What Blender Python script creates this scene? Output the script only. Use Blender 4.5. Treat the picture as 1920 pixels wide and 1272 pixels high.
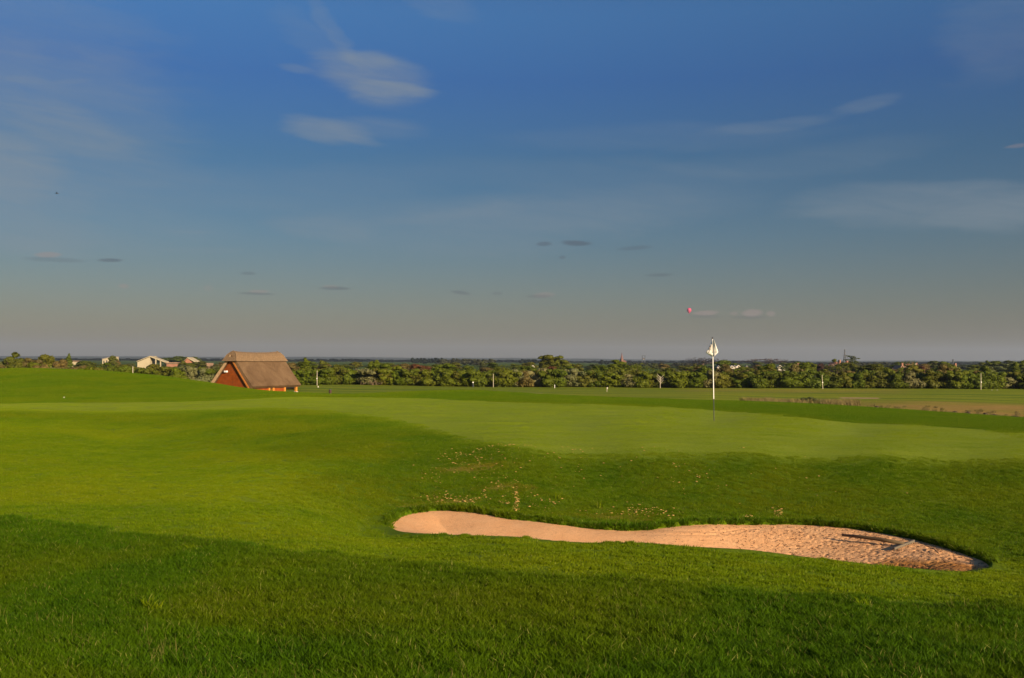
import bpy, math, random
import numpy as np
from mathutils import Vector, Matrix, Euler
R = math.radians
random.seed(7); rng = np.random.default_rng(11)
scene = bpy.context.scene
for o in list(bpy.data.objects): bpy.data.objects.remove(o)
col = scene.collection

# ------------------------------------------------------------------ camera
F = 1867.0                                   # focal length in photo pixels (35 mm)
PITCH, ROLL = R(1.19), R(0.27)
cam_d = bpy.data.cameras.new('camera'); cam = bpy.data.objects.new('camera', cam_d); col.objects.link(cam)
cam_d.sensor_width = 36; cam_d.lens = 35.0; cam_d.clip_start = 0.05; cam_d.clip_end = 40000
MC = Matrix.Rotation(math.pi/2 + PITCH, 3, 'X') @ Matrix.Rotation(ROLL, 3, 'Z')
cam.matrix_world = MC.to_4x4(); scene.camera = cam
def ray(px, py):
    return MC @ Vector(((px-960)/F, (636-py)/F, -1))
def at(px, py, d):                           # point of the place seen at a pixel, d metres ahead
    v = ray(px, py); return v * (d / v.y)

# ------------------------------------------------------------------ light
SUN_AZ, SUN_EL = 140.0, 17.0                 # degrees clockwise from the view direction (+Y)
sdir = Vector((math.sin(R(SUN_AZ))*math.cos(R(SUN_EL)), math.cos(R(SUN_AZ))*math.cos(R(SUN_EL)), math.sin(R(SUN_EL))))
sl = bpy.data.lights.new('sun', 'SUN'); sl.energy = 4.6; sl.angle = R(0.6); sl.color = (1.0, 0.78, 0.52)
so = bpy.data.objects.new('sun', sl); col.objects.link(so)
so.rotation_euler = sdir.to_track_quat('Z', 'Y').to_euler()
scene.view_settings.view_transform = 'Standard'; scene.view_settings.look = 'None'
scene.view_settings.exposure = 1.0; scene.view_settings.gamma = 1.0
try: scene.view_settings.use_curve_mapping = False
except Exception: pass

class NT:
    """tiny node-tree builder"""
    def __init__(s, tree): s.t = tree; s.n = tree.nodes; s.l = tree.links
    def node(s, typ, ins=None, **kw):
        n = s.n.new(typ)
        for k, v in kw.items(): setattr(n, k, v)
        for k, v in (ins or {}).items(): s.put(n.inputs[k], v)
        return n
    def put(s, sock, v):
        if isinstance(v, bpy.types.NodeSocket): s.l.new(v, sock)
        else:
            if hasattr(sock.default_value, '__len__') and not hasattr(v, '__len__'): v = (v,)*len(sock.default_value)
            if sock.type == 'RGBA' and len(v) == 3: v = (*v, 1)
            sock.default_value = v
    def m(s, op, a, b=0.0, c=None, clamp=False):
        n = s.n.new('ShaderNodeMath'); n.operation = op; n.use_clamp = clamp
        s.put(n.inputs[0], a); s.put(n.inputs[1], b)
        if c is not None: s.put(n.inputs[2], c)
        return n.outputs[0]
    def mix(s, f, a, b, blend='MIX'):
        n = s.n.new('ShaderNodeMix'); n.data_type = 'RGBA'; n.blend_type = blend
        s.put(n.inputs[0], f); s.put(n.inputs[6], a); s.put(n.inputs[7], b); return n.outputs[2]
    def noise(s, vec, scale, detail=3, rough=0.5, dist=0.0):
        n = s.node('ShaderNodeTexNoise', {'Scale': scale, 'Detail': detail, 'Roughness': rough, 'Distortion': dist})
        if vec is not None: s.l.new(vec, n.inputs['Vector'])
        return n.outputs['Fac']
    def ramp(s, f, a, b, c=0.0, d=1.0, smooth=False):
        n = s.n.new('ShaderNodeMapRange'); n.clamp = True
        if smooth: n.interpolation_type = 'SMOOTHSTEP'
        for i, v in enumerate((f, a, b, c, d)): s.put(n.inputs[i], v)
        return n.outputs[0]

# ------------------------------------------------------------------ sky
world = bpy.data.worlds.new('World'); scene.world = world; world.use_nodes = True
W = NT(world.node_tree); W.n.clear()
sky = W.node('ShaderNodeTexSky', sky_type='NISHITA', sun_disc=False, sun_elevation=R(SUN_EL), sun_rotation=R(SUN_AZ),
             altitude=50, air_density=1.0, dust_density=1.0, ozone_density=1.6)
tc = W.node('ShaderNodeTexCoord'); sep = W.node('ShaderNodeSeparateXYZ', {0: tc.outputs['Generated']})
az = W.m('ARCTAN2', sep.outputs[0], sep.outputs[1]); el = W.m('ARCSINE', sep.outputs[2])
# grade of the clear sky by height above the horizon: grey low down, deep blue above
gr = W.n.new('ShaderNodeValToRGB'); W.put(gr.inputs[0], W.ramp(el, -0.02, 0.5))
SKY_STOPS = [(0.0, (0.48, 0.38, 0.27)), (0.055, (0.465, 0.385, 0.305)), (0.125, (0.41, 0.39, 0.385)), (0.27, (0.31, 0.41, 0.50)), (0.42, (0.22, 0.40, 0.57)), (0.565, (0.21, 0.43, 0.76)), (0.68, (0.31, 0.60, 0.92)), (1.0, (0.45, 0.68, 1.0))]
cr = gr.color_ramp
while len(cr.elements) < len(SKY_STOPS): cr.elements.new(0.5)
for e, (p, c) in zip(cr.elements, SKY_STOPS): e.position = p; e.color = (*c, 1)
skyc = W.mix(1.0, sky.outputs[0], gr.outputs[0], 'MULTIPLY')
cvec = W.node('ShaderNodeCombineXYZ', {0: az, 1: W.m('MULTIPLY', el, 3.2), 2: 0.0}).outputs[0]
n_warp = W.noise(cvec, 5.0, 4, 0.55); n_wisp = W.noise(W.node('ShaderNodeCombineXYZ', {0: W.m('ADD', az, W.m('MULTIPLY', el, 0.35)), 1: W.m('MULTIPLY', el, 5.0), 2: 0.7}).outputs[0], 9.0, 6, 0.62, 0.6)
n_fine = W.noise(cvec, 40.0, 4, 0.6)
n_streak = W.noise(W.node('ShaderNodeCombineXYZ', {0: W.m('ADD', az, W.m('MULTIPLY', el, 0.9)), 1: W.m('MULTIPLY', W.m('ADD', el, W.m('MULTIPLY', az, 0.10)), 7.0), 2: 3.1}).outputs[0], 11.0, 8, 0.68, 0.8)
def dirang(px, py):
    v = ray(px, py).normalized(); return math.atan2(v.x, v.y), math.asin(v.z)
cloud_cov = None
def cloud(px, py, w, h, rot, amt, soft=0.9, kind='cirrus'):
    """one cloud of the sky: a feathered ellipse, torn by noise, w x h given in photo pixels"""
    global skyc
    a0, e0 = dirang(px, py); ra, rb = w/F, h/F; c, s_ = math.cos(R(rot)), math.sin(R(rot))
    wob = 0.9 if kind == 'cirrus' else 0.55
    nz = n_warp if kind == 'cirrus' else n_fine
    du = W.m('SUBTRACT', az, a0); dv = W.m('SUBTRACT', el, e0)
    dv = W.m('ADD', dv, W.m('MULTIPLY', W.m('SUBTRACT', nz, 0.5), rb*wob*2))
    du = W.m('ADD', du, W.m('MULTIPLY', W.m('SUBTRACT', n_wisp, 0.5), ra*wob))
    U = W.m('ADD', W.m('MULTIPLY', du, c/ra), W.m('MULTIPLY', dv, s_/ra))
    V = W.m('ADD', W.m('MULTIPLY', du, -s_/rb), W.m('MULTIPLY', dv, c/rb))
    r2 = W.m('ADD', W.m('MULTIPLY', U, U), W.m('MULTIPLY', V, V))
    mk = W.ramp(r2, 1.0, 1.0-soft, 0, 1, True)
    if kind == 'cirrus': mk = W.m('MULTIPLY', mk, W.ramp(n_streak, 0.28, 0.70, 0.42, 1.0))
    mk = W.m('MULTIPLY', mk, amt)
    colr = {'cirrus': (2.35, 2.8, 3.2), 'pink': (3.4, 2.6, 2.35), 'grey': (0.6, 0.68, 0.95)}[kind]
    skyc = W.mix(mk, skyc, colr)
# broad thin veils
cloud(60, 260, 330, 190, 10, 0.34); cloud(5, 315, 120, 60, -8, 0.6); cloud(120, 240, 150, 50, -12, 0.4); cloud(20, 60, 260, 130, 0, 0.22); cloud(130, 420, 300, 70, 4, 0.2)
cloud(1750, 385, 300, 48, -4, 0.42); cloud(1890, 400, 130, 26, 3, 0.25); cloud(1080, 395, 380, 50, 3, 0.20); cloud(600, 428, 130, 28, -4, 0.26)
cloud(960, 430, 420, 60, 6, 0.2); cloud(1100, 330, 420, 40, -2, .12); cloud(500, 350, 380, 50, 3, .14); cloud(760, 400, 300, 34, 5, .18); cloud(1500, 300, 300, 36, 4, .14); cloud(1450, 235, 150, 14, 4, 0.22); cloud(1630, 193, 70, 16, 8, 0.25); cloud(1250, 260, 360, 30, 0, 0.12)
cloud(700, 145, 135, 52, -8, 0.62, 1.0); cloud(600, 85, 130, 40, -35, 0.14); cloud(740, 168, 95, 16, -2, 0.45); cloud(690, 115, 60, 20, -5, 0.35); cloud(555, 130, 40, 9, -5, 0.25)
cloud(620, 50, 90, 20, -50, 0.22); cloud(830, 15, 90, 30, -12, 0.18); cloud(1880, 60, 120, 120, 0, 0.18)
cloud(610, 243, 110, 28, -7, 0.62, 1.0); cloud(700, 240, 120, 30, 0, 0.22); cloud(680, 265, 50, 10, -10, 0.3)
cloud(55, 150, 40, 8, 0, 0.22); cloud(130, 152, 40, 5, 10, 0.22); cloud(350, 435, 50, 4, 1, 0.22); cloud(380, 470, 90, 8, 1, 0.16)
for a in [(1325,587,28,6,0,.55),(1377,588,9,4,0,.35),(1412,587,22,8,0,.55),(1446,588,10,6,0,.45),(1020,553,25,7,2,.32),(90,478,26,6,4,.42),(232,537,11,5,0,.38),
          (485,547,22,4,2,.35),(620,538,18,4,0,.25),(1905,274,22,4,4,.25),(390,540,10,6,0,.18)]: cloud(*a, soft=0.8, kind='pink')
for a in [(1080,456,34,6,-3,.5),(1020,458,18,5,0,.42),(1190,465,40,5,4,.28),(1055,483,8,4,0,.35),(205,488,24,4,3,.45),(1235,516,30,4,0,.3),(627,541,34,4,0,.38),(480,551,40,3,0,.32),
          (1010,556,30,4,0,.3),(865,549,22,5,-8,.35),(933,551,12,4,0,.28),(1325,594,34,4,0,.2),(1410,595,40,4,0,.2),(100,487,60,5,0,.2),(465,513,16,4,0,.3)]: cloud(*a, soft=0.8, kind='grey')
bg = W.node('ShaderNodeBackground', {'Color': skyc, 'Strength': 0.05})
W.l.new(bg.outputs[0], W.node('ShaderNodeOutputWorld').inputs[0])

# ------------------------------------------------------------------ helpers
def tag(o, label=None, cat=None, group=None, kind=None):
    for k, v in (('label', label), ('category', cat), ('group', group), ('kind', kind)):
        if v: o[k] = v
    return o
def link(name, me, parent=None):
    o = bpy.data.objects.new(name, me); col.objects.link(o)
    if parent is not None: o.parent = parent
    return o
def thing(name, loc, label, cat, group=None, rz=0.0):
    o = bpy.data.objects.new(name, None); col.objects.link(o); o.location = loc; o.rotation_euler[2] = rz
    o.empty_display_size = 0.2
    return tag(o, label, cat, group)
def mesh_np(name, V, faces_idx, nper, mat, smooth=False):
    """V (n,3); faces_idx flat int array with nper verts per face"""
    me = bpy.data.meshes.new(name); V = np.asarray(V, np.float32); fi = np.asarray(faces_idx, np.int32).ravel(); nf = len(fi)//nper
    me.vertices.add(len(V)); me.vertices.foreach_set('co', V.ravel())
    me.loops.add(len(fi)); me.loops.foreach_set('vertex_index', fi)
    me.polygons.add(nf); me.polygons.foreach_set('loop_start', np.arange(nf, dtype=np.int32)*nper)
    me.polygons.foreach_set('loop_total', np.full(nf, nper, np.int32))
    me.polygons.foreach_set('use_smooth', np.full(nf, smooth)); me.update(calc_edges=True)
    if mat: me.materials.append(mat)
    return me
class MB:
    def __init__(s): s.v = []; s.f = []
    def add(s, vs, fs):
        b = len(s.v); s.v += [tuple(v) for v in vs]; s.f += [[b+i for i in f] for f in fs]; return s
    def box(s, c, size, rot=None):
        x, y, z = (a/2 for a in size); vs = [Vector((sx*x, sy*y, sz*z)) for sx in (-1,1) for sy in (-1,1) for sz in (-1,1)]
        if rot is not None: vs = [rot @ v for v in vs]
        return s.add([v+Vector(c) for v in vs], [[0,1,3,2],[4,6,7,5],[0,4,5,1],[2,3,7,6],[0,2,6,4],[1,5,7,3]])
    def tube(s, pts, rad, n=8, cap=True):
        pts = [Vector(p) for p in pts]; rad = rad if hasattr(rad, '__len__') else [rad]*len(pts); b = len(s.v)
        for i, p in enumerate(pts):
            t = (pts[min(i+1, len(pts)-1)]-pts[max(i-1, 0)]).normalized(); q = t.to_track_quat('Z', 'Y')
            for k in range(n):
                a = 2*math.pi*k/n; s.v.append(tuple(p + q @ Vector((math.cos(a)*rad[i], math.sin(a)*rad[i], 0))))
        for i in range(len(pts)-1):
            for k in range(n): s.f.append([b+i*n+k, b+i*n+(k+1)%n, b+(i+1)*n+(k+1)%n, b+(i+1)*n+k])
        if cap: s.f.append([b+k for k in range(n)][::-1]); s.f.append([b+(len(pts)-1)*n+k for k in range(n)])
        return s
    def bar(s, a, b, w, h=None):
        a, b = Vector(a), Vector(b); d = b-a; q = d.to_track_quat('Z', 'Y').to_matrix()
        return s.box((a+b)/2, (w, h or w, d.length), q)
    def prism(s, poly, ext):                       # poly: 3-D points of a planar polygon, extruded by a vector
        n = len(poly); e = Vector(ext)
        return s.add([Vector(p) for p in poly]+[Vector(p)+e for p in poly], [list(range(n))[::-1], list(range(n, 2*n))]+[[i, (i+1)%n, n+(i+1)%n, n+i] for i in range(n)])
    def mesh(s, name, mat, smooth=False):
        me = bpy.data.meshes.new(name); me.from_pydata(s.v, [], s.f); me.validate()
        import bmesh
        bm = bmesh.new(); bm.from_mesh(me); bmesh.ops.recalc_face_normals(bm, faces=bm.faces); bm.to_mesh(me); bm.free()
        if mat: me.materials.append(mat)
        if smooth: me.polygons.foreach_set('use_smooth', [True]*len(me.polygons))
        return me
    def build(s, name, mat, parent=None, smooth=False): return link(name, s.mesh(name, mat, smooth), parent)
def copy_tree(o, parent=None):
    c = o.copy(); col.objects.link(c)
    if parent is not None: c.parent = parent
    for ch in list(o.children): copy_tree(ch, c)
    return c

def _h(ix, iy, seed):
    n = (ix.astype(np.int64)*374761393 + iy.astype(np.int64)*668265263 + seed*974634777) & 0xffffffff
    n = ((n ^ (n >> 13))*1274126177) & 0xffffffff
    return ((n ^ (n >> 16)) & 0xffff)/65535.0
def vnoise(x, y, seed=0):
    x = np.asarray(x, float); y = np.asarray(y, float); ix = np.floor(x); iy = np.floor(y); fx = x-ix; fy = y-iy
    fx = fx*fx*(3-2*fx); fy = fy*fy*(3-2*fy); ix = ix.astype(np.int64); iy = iy.astype(np.int64)
    return (_h(ix,iy,seed)*(1-fx)+_h(ix+1,iy,seed)*fx)*(1-fy)+(_h(ix,iy+1,seed)*(1-fx)+_h(ix+1,iy+1,seed)*fx)*fy
def fbm(x, y, seed=0, o=4):
    r = 0; a = 0.5
    for i in range(o): r = r + a*(vnoise(x*2**i, y*2**i, seed+i)-0.5); a *= 0.5
    return r
def sstep(a, b, x): t = np.clip((x-a)/(b-a), 0, 1); return t*t*(3-2*t)

# ------------------------------------------------------------------ materials
def new_mat(name):
    m = bpy.data.materials.new(name); m.use_nodes = True; n = NT(m.node_tree); n.n.clear()
    n.b = n.node('ShaderNodeBsdfPrincipled'); n.b.inputs['Roughness'].default_value = 0.8
    n.b.inputs['Specular IOR Level'].default_value = 0.3
    n.o = n.node('ShaderNodeOutputMaterial'); n.l.new(n.b.outputs[0], n.o.inputs[0])
    n.pos = n.node('ShaderNodeNewGeometry').outputs['Position']; return m, n
def simple(name, c, rough=0.7, var=0.25, scale=4.0, spec=0.3, metal=0.0, bump=0.0, bscale=60.0):
    m, n = new_mat(name); t = n.node('ShaderNodeTexCoord').outputs['Object']
    f = n.ramp(n.noise(t, scale, 5, 0.65), 0.3, 0.7)
    n.put(n.b.inputs['Base Color'], n.mix(f, tuple(x*(1-var) for x in c), tuple(min(1, x*(1+var)) for x in c)))
    n.put(n.b.inputs['Roughness'], rough); n.put(n.b.inputs['Specular IOR Level'], spec); n.put(n.b.inputs['Metallic'], metal)
    if bump: n.l.new(n.node('ShaderNodeBump', {'Strength': bump, 'Distance': 0.02, 'Height': n.noise(t, bscale, 3)}).outputs[0], n.b.inputs['Normal'])
    return m
def leafmat(name, c):
    """leaves: per-leaf tone from the mesh, per-plant tint from the object colour, some light through"""
    m, n = new_mat(name)
    at_ = n.node('ShaderNodeAttribute', attribute_name='tone').outputs['Fac']; oi = n.node('ShaderNodeObjectInfo')
    base = n.mix(1.0, oi.outputs['Color'], n.node('ShaderNodeCombineColor', {0: at_, 1: at_, 2: at_}).outputs[0], 'MULTIPLY')
    n.put(n.b.inputs['Base Color'], base); n.put(n.b.inputs['Roughness'], 0.65)
    tr = n.node('ShaderNodeBsdfTranslucent', {'Color': base}); mx = n.node('ShaderNodeMixShader', {0: 0.45})
    n.l.new(n.b.outputs[0], mx.inputs[1]); n.l.new(tr.outputs[0], mx.inputs[2]); n.l.new(mx.outputs[0], n.o.inputs[0])
    return m
M_leaf = leafmat('leaves', None)
M_bark = simple('bark', (0.12, 0.085, 0.055), 0.9, 0.4, 3)
M_white = simple('white_paint', (0.80, 0.78, 0.74), 0.4, 0.06)
M_dark = simple('dark_metal', (0.05, 0.05, 0.055), 0.5, 0.2)

def grass_colour(n, pos):
    """shared turf colour: zones from the mesh attributes, blotches from noise in world space"""
    pass

def turf_material():
    m, n = new_mat('turf')
    z1 = n.node('ShaderNodeAttribute', attribute_name='zone'); z2 = n.node('ShaderNodeAttribute', attribute_name='zone_b')
    s1 = n.node('ShaderNodeSeparateColor', {0: z1.outputs['Color']}); s2 = n.node('ShaderNodeSeparateColor', {0: z2.outputs['Color']})
    rough, green, dry = s1.outputs; fair, far, sand = s2.outputs
    pxy = n.node('ShaderNodeMapping', {0: n.pos}); pxy.inputs['Scale'].default_value = (1, 1, 0.2); p = pxy.outputs[0]
    big = n.ramp(n.noise(p, 0.22, 4, 0.6), 0.35, 0.65); mid = n.ramp(n.noise(p, 1.4, 5, 0.65), 0.3, 0.7); fine = n.ramp(n.noise(p, 16, 5, 0.75), 0.3, 0.7)
    vf = n.ramp(n.noise(p, 70, 3, 0.7), 0.3, 0.7)
    c = n.mix(mid, GR['semi_a'], GR['semi_b'])
    c = n.mix(n.m('MULTIPLY', big, 0.55), c, GR['semi_y'])
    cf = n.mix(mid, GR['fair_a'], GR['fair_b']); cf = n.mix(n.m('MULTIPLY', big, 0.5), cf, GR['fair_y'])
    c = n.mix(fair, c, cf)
    cg = n.mix(n.ramp(n.noise(n.node('ShaderNodeMapping', {0: n.pos, 'Rotation': (0, 0, 0.12), 'Scale': (0.35, 1.0, 0.1)}).outputs[0], 2.2, 6, 0.7), 0.32, 0.68), GR['green_a'], GR['green_b'])
    c = n.mix(green, c, cg)
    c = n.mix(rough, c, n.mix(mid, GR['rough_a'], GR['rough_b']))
    # far fields: broad mown stripes and tired patches
    fp = n.node('ShaderNodeMapping', {0: n.pos, 'Scale': (0.006, 0.11, 0.0), 'Rotation': (0, 0, .03)}).outputs[0]
    fs = n.ramp(n.noise(fp, 2.2, 4, 0.6, 0.3), 0.42, 0.58); fb = n.ramp(n.noise(fp, 5.0, 3, 0.5), 0.52, 0.72)
    cfar = n.mix(fs, GR['far_a'], GR['far_b']); cfar = n.mix(n.m('MULTIPLY', fb, 0.5), cfar, GR['far_y'])
    c = n.mix(far, c, cfar)
    dn = n.ramp(n.noise(n.node('ShaderNodeMapping', {0: n.pos, 'Scale': (0.2, 0.6, 0.0)}).outputs[0], 2.0, 5, 0.7), 0.3, 0.7)
    c = n.mix(dry, c, n.mix(dn, GR['dry_a'], GR['dry_b']))
    c = n.mix(sand, c, (0.42, 0.28, 0.15))
    g = n.m('MULTIPLY', n.m('ADD', 0.62, n.m('MULTIPLY', fine, 0.5)), n.m('ADD', 0.8, n.m('MULTIPLY', vf, 0.4)))
    c = n.mix(1.0, c, n.node('ShaderNodeCombineColor', {0: g, 1: g, 2: g}).outputs[0], 'MULTIPLY')
    n.put(n.b.inputs['Base Color'], c); n.put(n.b.inputs['Roughness'], 0.9); n.put(n.b.inputs['Specular IOR Level'], 0.1)
    near = n.m('SUBTRACT', 1.0, far)
    b1 = n.node('ShaderNodeBump', {'Strength': n.m('ADD', 0.12, n.m('MULTIPLY', n.m('SUBTRACT', 1.0, green), 0.45)), 'Distance': 0.03, 'Height': n.m('ADD', n.m('MULTIPLY', fine, 0.7), n.m('MULTIPLY', vf, 0.4))})
    n.l.new(b1.outputs[0], n.b.inputs['Normal'])
    return m
GR = dict(semi_a=(0.050, 0.120, 0.001), semi_b=(0.10, 0.170, 0.001), semi_y=(0.15, 0.18, 0.002),
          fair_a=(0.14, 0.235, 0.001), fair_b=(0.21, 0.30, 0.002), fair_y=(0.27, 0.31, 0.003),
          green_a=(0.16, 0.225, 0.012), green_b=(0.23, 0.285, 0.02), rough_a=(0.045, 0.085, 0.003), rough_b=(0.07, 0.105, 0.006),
          far_a=(0.10, 0.165, 0.001), far_b=(0.22, 0.25, 0.006), far_y=(0.33, 0.28, 0.03), dry_a=(0.26, 0.17, 0.03), dry_b=(0.40, 0.26, 0.07))
M_turf = turf_material()

def blade_material(name, a, b, tip, yel, zoned=False):
    m, n = new_mat(name)
    tone = n.node('ShaderNodeAttribute', attribute_name='tone').outputs['Fac']; hgt = n.node('ShaderNodeAttribute', attribute_name='hgt').outputs['Fac']
    p = n.pos
    mid = n.ramp(n.m('ADD', n.m('MULTIPLY', n.noise(p, 0.9, 6, 0.7, 0.4), .6), n.m('MULTIPLY', n.noise(p, 6.0, 4, 0.7), .4)), 0.38, 0.62); big = n.ramp(n.noise(p, 0.30, 5, 0.65, 0.5), 0.42, 0.62)
    c = n.mix(mid, a, b); c = n.mix(n.m('MULTIPLY', big, 0.6), c, yel)
    if zoned:      # each patch carries how much of it is fairway, putting green or darker collar
        za = {k: n.node('ShaderNodeAttribute', attribute_name=k, attribute_type='INSTANCER').outputs['Fac'] for k in ('mfair', 'mgreen', 'mcollar', 'mtired')}
        c = n.mix(za['mcollar'], c, n.mix(mid, (0.040, 0.105, 0.001), (0.075, 0.145, 0.001)))
        c = n.mix(za['mfair'], c, n.mix(n.m('MULTIPLY', big, .6), n.mix(mid, (0.115, 0.195, 0.001), (0.200, 0.265, 0.001)), (0.24, 0.275, 0.002)))
        st = n.ramp(n.noise(n.node('ShaderNodeMapping', {0: n.pos, 'Rotation': (0, 0, 0.12), 'Scale': (0.35, 1.0, 0.1)}).outputs[0], 1.6, 6, 0.7), 0.35, 0.65)
        c = n.mix(za['mgreen'], c, n.mix(st, (0.155, 0.225, 0.006), (0.245, 0.30, 0.016)))
        c = n.mix(n.m('MULTIPLY', za['mtired'], n.ramp(n.noise(n.pos, 9.0, 4, .7), .35, .6)), c, (0.36, 0.22, 0.03)); c = n.mix(n.m('MULTIPLY', hgt, 0.3), c, tip)
    c = n.mix(n.ramp(tone, 0.965, 0.985), c, (0.24, 0.24, 0.05))
    t = n.m('ADD', 0.75, n.m('MULTIPLY', tone, 0.4))
    c = n.mix(1.0, c, n.node('ShaderNodeCombineColor', {0: t, 1: t, 2: t}).outputs[0], 'MULTIPLY')
    n.put(n.b.inputs['Base Color'], c); n.put(n.b.inputs['Roughness'], 0.6); n.put(n.b.inputs['Specular IOR Level'], 0.08)
    tr = n.node('ShaderNodeBsdfTranslucent', {'Color': c}); mx = n.node('ShaderNodeMixShader', {0: 0.3})
    n.l.new(n.b.outputs[0], mx.inputs[1]); n.l.new(tr.outputs[0], mx.inputs[2]); n.l.new(mx.outputs[0], n.o.inputs[0])
    return m
M_blade_rough = blade_material('rough_blades', (0.040, 0.100, 0.001), (0.076, 0.152, 0.001), (0.10, 0.185, 0.002), (0.125, 0.155, 0.001))
M_blade_semi = blade_material('mown_blades', (0.046, 0.113, 0.001), (0.104, 0.172, 0.001), (0.12, 0.195, 0.002), (0.165, 0.18, 0.001), True)
M_blade_green = blade_material('green_blades', (0.15, 0.205, 0.006), (0.225, 0.265, 0.014), (0.24, 0.27, 0.02), (0.26, 0.27, 0.018))
M_blade_fair = blade_material('fairway_blades', (0.110, 0.190, 0.001), (0.170, 0.235, 0.002), (0.19, 0.24, 0.004), (0.235, 0.25, 0.003))

# ------------------------------------------------------------------ terrain height
CP = [  # (photo x, photo y, metres ahead): the turf as it lies
 (0,1272,4.6),(500,1272,4.6),(960,1272,4.6),(1450,1272,4.6),(1920,1272,4.6),
 (0,975,9.5),(320,1012,8.6),(640,1045,7.9),(960,1075,7.3),(1300,1105,6.8),(1600,1125,6.5),(1920,1140,6.4),
 (800,1003,10.8),(960,1010,9.6),(1200,1020,9.2),(1400,1035,8.9),(1600,1060,8.7),(1800,1077,9.0),(1858,1065,9.8),(1920,1085,8.9),
 (1850,1050,10.4),(1780,1025,11.0),(1700,1005,11.6),(1600,988,12.2),(1500,980,12.5),(1400,980,12.5),(1200,993,12.1),(1100,988,12.2),(960,973,12.6),(830,955,13.2),(760,965,12.8),(730,980,12.2),(700,1000,11.2),
 (1920,1000,12.0),(1920,940,14.0),(1700,930,14.2),(1400,910,14.7),(1200,910,14.6),(960,905,14.6),(800,890,15.3),
 (960,850,16.4),(1200,855,16.4),(1400,857,16.5),(1650,860,16.6),(1920,866,16.6),
 (0,900,13.8),(300,890,15.0),(600,960,11.4),(640,900,14.0),(0,840,18.5),(300,835,20.5),(520,850,17.8),(650,840,17.6),(450,800,22.5),
 (0,770,28),(250,773,28),(500,768,28),(640,776,26.3),(760,795,22.8),(850,822,19.2),
 (1338,790,25.3),(1100,800,23.0),(1600,812,22.6),(1880,825,20.8),(900,790,23.8),
 (0,757,33),(200,755,33.5),(400,752,34),(560,743,36),(700,745,35.5),(900,752,32.5),(1100,757,29.8),(1300,764,29),(1500,782,25.8),(1700,796,25),(1920,812,22.5),
 (0,692,62),(100,692.5,61),(200,697,60),(300,705,57),(400,719,53),(480,733,48),(543,736,46),(640,741,42),(750,736,43),(880,732.5,45),(1000,740,40),(1100,748,34.5),(1300,756,32.5),(1420,760,31.5),(1600,774,29.5),(1800,789,27.5),(1920,800,25.2),
 (0,722,45),(200,725,45),(400,738,42),
 (1920,790,70),(1920,770,95),(1920,750,130),(1920,731,178),(1700,772,75),(1700,755,105),(1700,742,140),(1700,730,178),(1500,758,98),(1500,745,132),(1500,728.5,178),
 (1300,747,108),(1300,738,140),(1300,728.5,178),(1100,742,122),(1100,735,148),(1100,727,178),(880,729,150),(880,726,178),(650,738,120),(650,730,145),(650,722,178),(560,734,125)]
PZ = [(-29, 82, -4.3),(-22,100,-4.9),(-30,110,-4.9),(-45,120,-4.7),(-55,85,-3.2),(-80,178,-4.9),(-45,178,-4.9),(-110,178,-4.4),(-15,75,-3.6),(0,75,-3.6),(15,70,-3.5),(28,65,-3.4),
      (0,300,-5.8),(-160,300,-5.8),(160,300,-5.8)]
pts = []
for px, py, d in CP: v = at(px, py, d); pts.append((v.x/v.y, math.log(v.y), v.z))
for x, y, z in PZ: pts.append((x/y, math.log(y), z))
P = np.array(pts); KU = 3.2
def tps_fit(P, lam=4e-3):
    X = np.c_[P[:,0]*KU, P[:,1]]; n = len(X)
    r2 = ((X[:,None]-X[None])**2).sum(-1); K = 0.5*r2*np.log(r2+1e-12) + lam*np.eye(n)
    Q = np.c_[np.ones(n), X]; A = np.block([[K, Q], [Q.T, np.zeros((3,3))]])
    s = np.linalg.solve(A, np.r_[P[:,2]/np.exp(P[:,1]), np.zeros(3)]); return X, s
TX, TS = tps_fit(P)
def tps(u, v):
    out = np.zeros(len(u))
    for i in range(0, len(u), 40000):
        X = np.c_[u[i:i+40000]*KU, v[i:i+40000]]; r2 = ((X[:,None]-TX[None])**2).sum(-1)
        out[i:i+40000] = (0.5*r2*np.log(r2+1e-12)) @ TS[:-3] + TS[-3] + X @ TS[-2:]
    return out
def base_z(x, y):
    x = np.asarray(x, float).ravel(); y = np.asarray(y, float).ravel()
    r = np.hypot(x, y); yy = np.maximum(y, 1e-6)
    ang = np.arctan2(x, y); u = np.tan(np.clip(ang, -0.56, 0.56)); d = r*np.cos(np.clip(ang, -0.56, 0.56))
    v = np.log(np.clip(d, 4.2, 260)); z = tps(u, v)*np.exp(v)
    z = np.where(d < 4.2, z, z)
    w = sstep(200, 300, d); z = z*(1-w) + w*(-5.8)
    back = sstep(0.7, 1.5, np.abs(ang)); z = z*(1-back) + back*np.where(d < 60, -1.5, -1.5-4.3*sstep(60, 200, r))
    z = z + 0.035*fbm(x*0.35, y*0.35, 5, 3)*sstep(3, 8, d)*(1-sstep(120, 180, d)) + 0.5*fbm(x*0.03, y*0.06, 9, 3)*sstep(70, 100, d)*(1-sstep(150, 176, d))
    return z

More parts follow.
